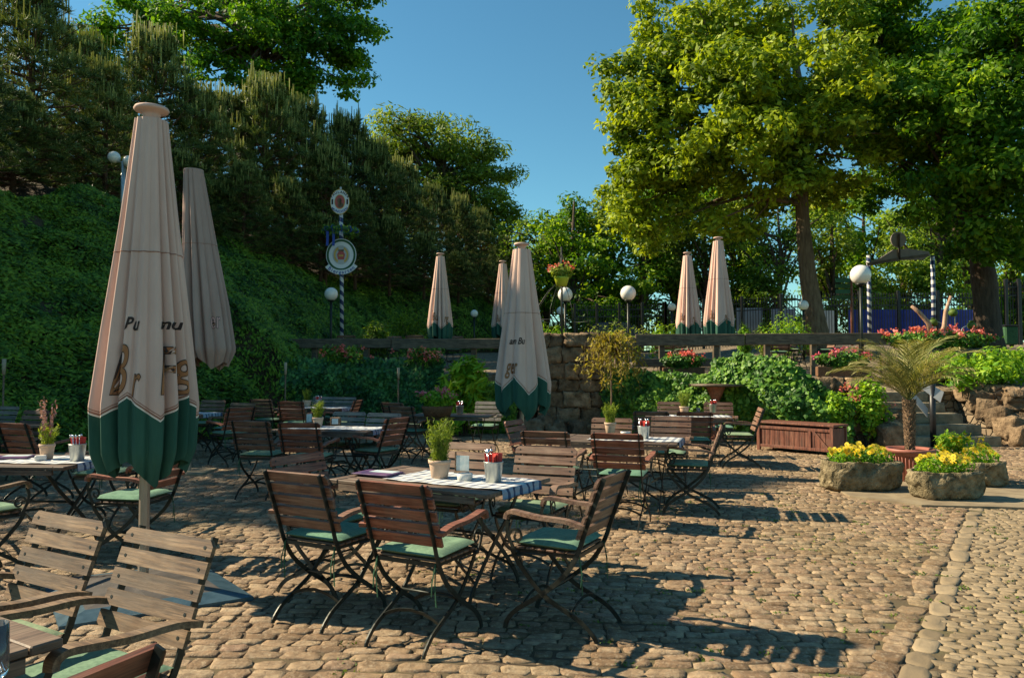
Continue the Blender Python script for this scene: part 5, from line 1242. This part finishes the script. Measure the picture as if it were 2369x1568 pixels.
r1, h = trough(2010, 1142, .95, .55, .34, 'large oval stone trough of yellow pansies, left of the palm pot', 1); pansies(r1, h, .95, .55, 51, 1100, 95)
r2, h = trough(2207, 1163, .78, .45, .31, 'stone trough of yellow pansies in front, right of the palm pot', 2); pansies(r2, h, .78, .45, 52, 800, 55)
r3, h = trough(2290, 1132, .55, .5, .30, 'small stone trough half hidden behind the right pansy trough', 3); pansies(r3, h, .55, .5, 53, 500, 22)
g_ = G(2165, 1110); bush(g_.x+.25, g_.y-.05, .2, .36, .2, .42, 900, .06, 'leaf_bright', 'leafy yellow-flowered plant behind the right stone trough', 54, 'plant', flowers=('petal_yellow', 12), name='flowering_plant')
g_ = G(2115, 1118); root = empty('potted_palm', (g_.x, g_.y+.15, .02), 0, 'palm with shaggy trunk and arching fronds in a ribbed plastic pot', 'palm'); b = MB()
b.lathe([(.19, 0), (.2, .01), (.245, .34), (.26, .34), (.262, .37), (.275, .38), (.3, .385), (.305, .42), (.29, .43), (.26, .425), (.25, .39), (.001, .38)], 36)
for k in range(36):
    a = 2*math.pi*k/36; b.tube([(math.cos(a)*.2, math.sin(a)*.2, .01), (math.cos(a)*.246, math.sin(a)*.246, .33)], .006, 5)
b.build('pot', 'plastic_pot', root); b = MB(); b.lathe([(.001, .395), (.25, .395)], 20); b.build('soil', 'soil', root)
b = MB(); zt_ = 1.06; b.tube([(0, 0, .35), (.01, 0, .7), (0, 0, zt_)], [.045, .055, .065], 12)
for k in range(150):
    a = k*2.4; z = .40+.66*k/150; rr = .045+.022*(z-.4)/.6; q = Vector((math.cos(a)*rr, math.sin(a)*rr, z)); e = q+Vector((math.cos(a)*.024, math.sin(a)*.024, .035)); u = Vector((-math.sin(a), math.cos(a), 0))*.022
    b.add([q-u, q+u, e+u*.4, e-u*.4, q-u+Vector((0, 0, -.03)), q+u+Vector((0, 0, -.03))], [(0, 1, 2, 3), (4, 5, 2, 3), (4, 0, 3), (1, 5, 2)])
b.build('trunk', 'palm_bark', root); rn = np.random.default_rng(61)
for k in range(26):
    a = k*2.4+rn.normal()*.15; f = k/26; L_ = .92+.25*rn.random(); el = 1.46-.78*f; pts = []; ca, sa = math.cos(a), math.sin(a)
    hx = 0; hz = zt_-.02; e_ = el; n = 14
    for j in range(n+1): pts.append(Vector((ca*hx, sa*hx, hz))); e_ -= (1.15+.5*rn.random())/n*(.15+1.5*j/n); hx += math.cos(e_)*L_/n; hz += math.sin(e_)*L_/n
    b = MB(); b.tube(pts, [.009*(1-.8*j/n) for j in range(n+1)], 5, caps=False); sd = Vector((-sa, ca, 0))
    for j in range(2*n):
        t = (j+1)/(2*n+1); i0 = int(t*n); p = pts[i0].lerp(pts[min(n, i0+1)], t*n-i0); tg = (pts[min(n, i0+1)]-pts[i0]).normalized(); ll = .30*math.sin(math.pi*min(1, t*.85+.15))**.7+.04
        for sg_ in (-1, 1):
            if t < .12: continue
            d = (sd*sg_*.62+tg*.85+Vector((0, 0, .02+rn.normal()*.10))).normalized(); up_ = d.cross(tg).normalized()*.0; w_ = tg*.008; e = p+d*ll*(.85+.3*rn.random())-Vector((0, 0, .04)); m = p+d*ll*.5
            b.add([p-w_, p+w_, m+w_*1.1, e, m-w_*1.1], [(0, 1, 2, 4), (4, 2, 3)])
    b.build('frond', 'palm_leaf', root)
A = G(1750, 1040); B_ = G(1926, 1056); d = Vector((B_.x-A.x, B_.y-A.y, 0)); L_ = d.length; root = empty('wooden_chest', A, math.atan2(d.y, d.x), 'red-brown planked wooden chest standing in front of the ivy', 'chest'); b = MB()
b.box((L_/2, .25, .27), (L_-.04, .46, .40), bev=.005); nb = 14
for k in range(nb): b.box((.05+(L_-.1)*(k+.5)/nb, .012, .27), ((L_-.1)/nb-.006, .02, .36), bev=.003)
for z in (.1, .43): b.box((L_/2, -.004, z), (L_-.0, .03, .05), bev=.004)
for x in (.03, L_-.03): b.box((x, -.002, .25), (.06, .05, .5), bev=.004); b.box((x, .46, .25), (.06, .05, .5), bev=.004)
b.box((L_*.84, -.010, .265), (.045, .02, .40), Matrix.Rotation(R(-42), 3, 'Y')); b.box((L_*.70, -.003, .265), (.05, .028, .3))
b.build('body', 'wood_chest', root); b = MB(); b.box((L_/2, .23, .515), (L_+.04, .54, .035), bev=.006); b.build('lid', 'wood_chest', root)
g_ = G(2155, 1034); root = empty('sign_post', (g_.x, g_.y, 0), 0, 'black post with tilted grey sign boards at the foot of the steps', 'sign post'); b = MB(); b.tube([(0, 0, 0), (0, 0, 1.2)], .055, 12); b.build('post', 'paint_black', root)
def sq(mb, L, D0): mb.add([(P(x, y, D0).x-g_.x, dy, P(x, y, D0).z) for x, y, dy in L]+[(P(x, y, D0).x-g_.x, dy+.02, P(x, y, D0).z) for x, y, dy in L], [(0, 1, 2, 3), (7, 6, 5, 4)]+[(i, (i+1) % 4, 4+(i+1) % 4, 4+i) for i in range(4)])
b = MB(); sq(b, [(2100, 868, .15), (2122, 868, .12), (2175, 906, -.1), (2166, 930, -.1)], g_.y); b.build('sign_board', 'sign_grey', root); b = MB(); sq(b, [(2097, 900, .1), (2116, 905, .1), (2150, 945, .08), (2148, 965, .08)], g_.y); b.build('sign_board', 'sign_grey', root)
c = P(1655, 888, 15.4); root = empty('standing_table', (c.x, 15.4, 0), 0, 'round dark standing table in front of the ivy', 'table'); b = MB(); b.lathe([(.45, c.z-.05), (.53, c.z-.04), (.53, c.z), (.001, c.z+.005)], 32); b.build('tabletop', 'wood_beam', root)
b = MB(); b.lathe([(.22, 0), (.2, .05), (.07, .1), (.07, c.z-.35), (.2, c.z-.05)], 12, sm=False); b.build('pedestal', 'wood_red', root)
# weeping fig
D = 15.6; c = P(1412, 990, D); root = empty('weeping_fig', (c.x, D, 0), 0, 'small weeping fig with yellowish hanging leaves in front of the pillar', 'small tree'); b = MB(); zc = P(0, 800, D).z
b.lathe([(.14, 0), (.19, .3), (.2, .34), (.17, .34), (.001, .3)], 20); b.build('pot', 'terracotta', root)
b = MB(); b.tube([(0, 0, .25), (.02, 0, .9), (0, 0, zc-.1)], [.02, .017, .014], 8)
rn = np.random.default_rng(71); C = []
for k in range(70):
    a = rn.random()*6.28; r = .15+.55*rn.random(); z1 = zc+.35*rn.random()-.15; pth = [Vector((0, 0, zc-.25+.3*rn.random())), Vector((math.cos(a)*r*.55, math.sin(a)*r*.5, z1+.1)), Vector((math.cos(a)*r, math.sin(a)*r*.8, z1-.1)), Vector((math.cos(a)*r*1.08, math.sin(a)*r*.85, z1-.35-.5*rn.random()))]
    b.tube(pth, [.008, .006, .004, .002], 4, caps=False)
    for j in range(34): t = .3+2.7*rn.random(); i0 = min(2, int(t)); C.append(tuple(pth[i0].lerp(pth[i0+1], t-i0)+Vector((rn.normal()*.03, rn.normal()*.03, rn.normal()*.03))))
b.build('trunk', 'bark', root); link('crown', leaf_mesh('fig_leaves', np.array(C), .085, 'leaf_ficus', jit=1, aspect=.42, droop=(0, 0, -1.6)), root)

# ------------------------------------------------------------------ fence, panels, gate structure, far things
FY = 34.0
def fence(pxa, pxb, D0, D1, label, h=2.15, bars=60, kind='iron_fence'):
    A = P(pxa, 0, D0); B = P(pxb, 0, D1); A.z = float(T(A.x, D0)); B.z = float(T(B.x, D1)); root = empty(kind, A, 0, label, 'fence', 'black iron fences'); d = B-A; b = MB()
    for k in range(bars+1):
        p = d*(k/bars); b.box((p.x, p.y, p.z+h/2), (.025, .025, h)); b.lathe([(.02, h), (.03, h+.05), (.001, h+.12)], 5, (p.x, p.y, p.z), sm=False)
    for z in (.2, h-.45, h-.12): b.tube([Vector((0, 0, z)), d+Vector((0, 0, z))], 0, flat=((0, 1, 0), .03, .05))
    b.build('bars', 'paint_black', root)
    for k in range(5): p = d*(k/4); b = MB(); b.box((p.x, p.y-.02, p.z+h/2+.1), (.12, .12, h+.2), bev=.01); b.build('post', 'paint_black', root)
fence(1330, 1540, 36, 35, 'black iron fence left of the paired parasols, behind the shrubs', bars=34); fence(1540, 1900, 35, 34, 'black iron fence right of the paired parasols up to the big trunk', bars=56); fence(1900, 2262, 34, 33.5, 'black iron fence in front of the blue banner', bars=56); fence(2300, 2420, 30, 29.5, 'tall black iron gate at the right edge', 2.4, 18, 'iron_gate')
for (a, bb, y0, y1, mat, lab, nm, cat) in ((1704, 1765, 712, 768, 'panel_pale', 'pale grey screen panel behind the fence, right of the paired parasols', 'screen_panel', 'panel'), (1786, 1840, 714, 768, 'panel_pale', 'pale blue screen panel behind the fence left of the big trunk', 'screen_panel', 'panel'),
        (1905, 1932, 718, 768, 'paint_white', 'white screen panel just right of the big trunk', 'screen_panel', 'panel'), (1965, 2258, 716, 768, 'banner_blue', 'long dark blue banner hung along the fence', 'banner', 'banner')):
    Dp = 35.2; A = P(a, y0, Dp); B = P(bb, y1, Dp); n = 30; b = MB(); V = []
    for j in range(n+1):
        t = j/n; x = (B.x-A.x)*t; yy = .04*math.sin(t*40) if nm == 'banner' else 0
        V += [(x, yy, 0), (x, yy+.02*0, A.z-B.z+.9)]
    b.add(V, [(2*j, 2*j+2, 2*j+3, 2*j+1) for j in range(n)], 0, nm == 'banner'); V2 = [(v[0], v[1]+.03, v[2]) for v in V]; b.add(V2, [(2*j+1, 2*j+3, 2*j+2, 2*j) for j in range(n)], 0)
    o = b.build(nm, mat); o.location = (A.x, Dp, B.z-.9); tag(o, lab, cat, 'screen panels behind the fence' if nm != 'banner' else None)
# gate sign frame on two striped poles
D = 27.0; c = P(2015, 770, D); z0 = float(T(c.x, D)); root = empty('gate_sign', (c.x, D, z0), 0, 'arched wooden gate sign seen from behind on two striped poles', 'gate sign')
zz = lambda py: P(0, py, D).z-z0; xx = lambda px: P(px, 0, D).x-c.x
for px in (2013, 2162): b = MB(); b.tube([(xx(px), 0, 0), (xx(px), 0, zz(590))], .07, 12); b.build('pole', 'stripe_pole', root)
b = MB(); up_ = [(2008, 606), (2040, 596), (2070, 577), (2105, 574), (2152, 581), (2156, 590), (2138, 600), (2090, 601), (2050, 607), (2010, 616)]
b.prism([(xx(x), zz(y)) for x, y in up_], -.04, .04); b.build('sign_board', 'sign_back', root)
b = MB(); b.tube([(xx(2008), -.06, zz(611)), (xx(2080), -.06, zz(599)), (xx(2150), -.06, zz(590))], 0, flat=((0, 1, 0), .04, .10)); b.build('beam', 'wood_beam', root)
b = MB(); disc(b, xx(2083), zz(553), 18*D/F0, 18*D/F0, -.03, 0, t=.05); b.build('disc', 'sign_back', root); b = MB(); b.box((xx(2083), -.06, (zz(540)+zz(600))/2), (.06, .04, zz(540)-zz(600))); b.build('bracket', 'bark_dark', root)
D = 28.0; c = P(1957, 780, D); z0 = float(T(c.x, D)); root = empty('hanging_sign', (c.x, D, z0), 0, 'green slatted sign on a thin brown post left of the large globe lamp', 'sign'); zz = lambda py: P(0, py, D).z-z0; xx = lambda px: P(px, 0, D).x-c.x
b = MB(); b.tube([(xx(1972), 0, 0), (xx(1972), 0, zz(640))], .05, 8); b.build('post', 'wood_red', root); b = MB()
for k in range(4): b.box((xx(1953), 0, zz(648+k*13)), (34*D/F0, .04, .16), mi=k % 2)
b.build('sign_board', ['sign_green', 'wreath_green'], root)
# bin
D = 25.5; c = P(2333, 795, D); root = empty('litter_bin', (c.x, D, float(T(c.x, D))), 0, 'dark green wheeled bin beside the thick trunk at the right edge', 'bin'); b = MB(); b.box((0, 0, .38), (.44, .44, .62), bev=.04); b.build('body', 'wreath_green', root); b = MB(); b.box((0, 0, .71), (.5, .5, .05), bev=.02); b.build('lid', 'paint_black', root)
for sx in (-1, 1): b = MB(); b.tube([(sx*.22-.03, .16, .1), (sx*.22+.03, .16, .1)], .1, 12); b.build('wheel', 'rubber', root)
# parked car beyond the fence
D = 38; c = P(1400, 770, D); z0 = float(T(c.x, D)); root = empty('parked_car', (c.x, D, z0), 0, 'dark blue car roof seen through the fence left of the paired parasols', 'car'); b = MB()
b.prism([(-2.1, .3), (-2.1, .75), (-1.9, .85), (-1.1, .92), (-.55, 1.4), (.2, 1.48), (1.0, 1.42), (1.6, .98), (2.05, .9), (2.1, .3)][::-1], -.85, .85); b.build('body', 'car_paint', root)
b = MB(); b.prism([(-.95, .95), (-.5, 1.34), (.95, 1.36), (1.4, .98)][::-1], -.86, .86); b.build('window', 'car_glass', root)
for x in (-1.3, 1.3):
    for y in (-.8, .8): b = MB(); b.tube([(x, y-.1, .32), (x, y+.1, .32)], .32, 16); b.build('wheel', 'rubber', root)
# terrace tables and chairs behind the rails
TT = [(1815, 19.6, -4, 'terrace table behind the long dark railing', 3), (1560, 20.2, 3, 'terrace table behind the sunlit railing', 2), (1010, 20.6, 0, 'terrace table by the left terrace parasol', 2), (860, 20.4, 4, 'terrace table behind the left railing', 2)]
for px, D, a, lab, k in TT:
    c = P(px, 0, D); z0 = float(T(c.x, D))
    table(c.x, D, a, lab, None, z0-.01, 'slatted tables on the terrace')
    for j in range(k):
        dx = (-.45, .4, 1.0)[j]; dy = (-.75, .75, .05)[j]; an_ = (88, -92, 180)[j]
        chair(c.x+dx, D+dy, an_, ('near side chair at the ', 'far side chair at the ', 'end chair at the ')[j]+lab.replace('terrace table', 'table'), 'brown', 'folding chairs on the terrace', float(T(c.x+dx, D+dy))-.01)
# moss tufts between the setts
tn = 260; tx = rng.uniform(-1, 5, tn); ty = rng.uniform(2.6, 9, tn); C = np.repeat(np.stack([tx, ty, np.full(tn, .012)], 1), 14, 0)+rng.normal(size=(tn*14, 3))*np.array([.03, .015, .004])
tag(link('moss', leaf_mesh('moss', C, .022, 'grassy', nrm=np.array([0, 0, .6]), jit=.7)), 'small tufts of moss in the joints of the setts', 'moss', kind='stuff')
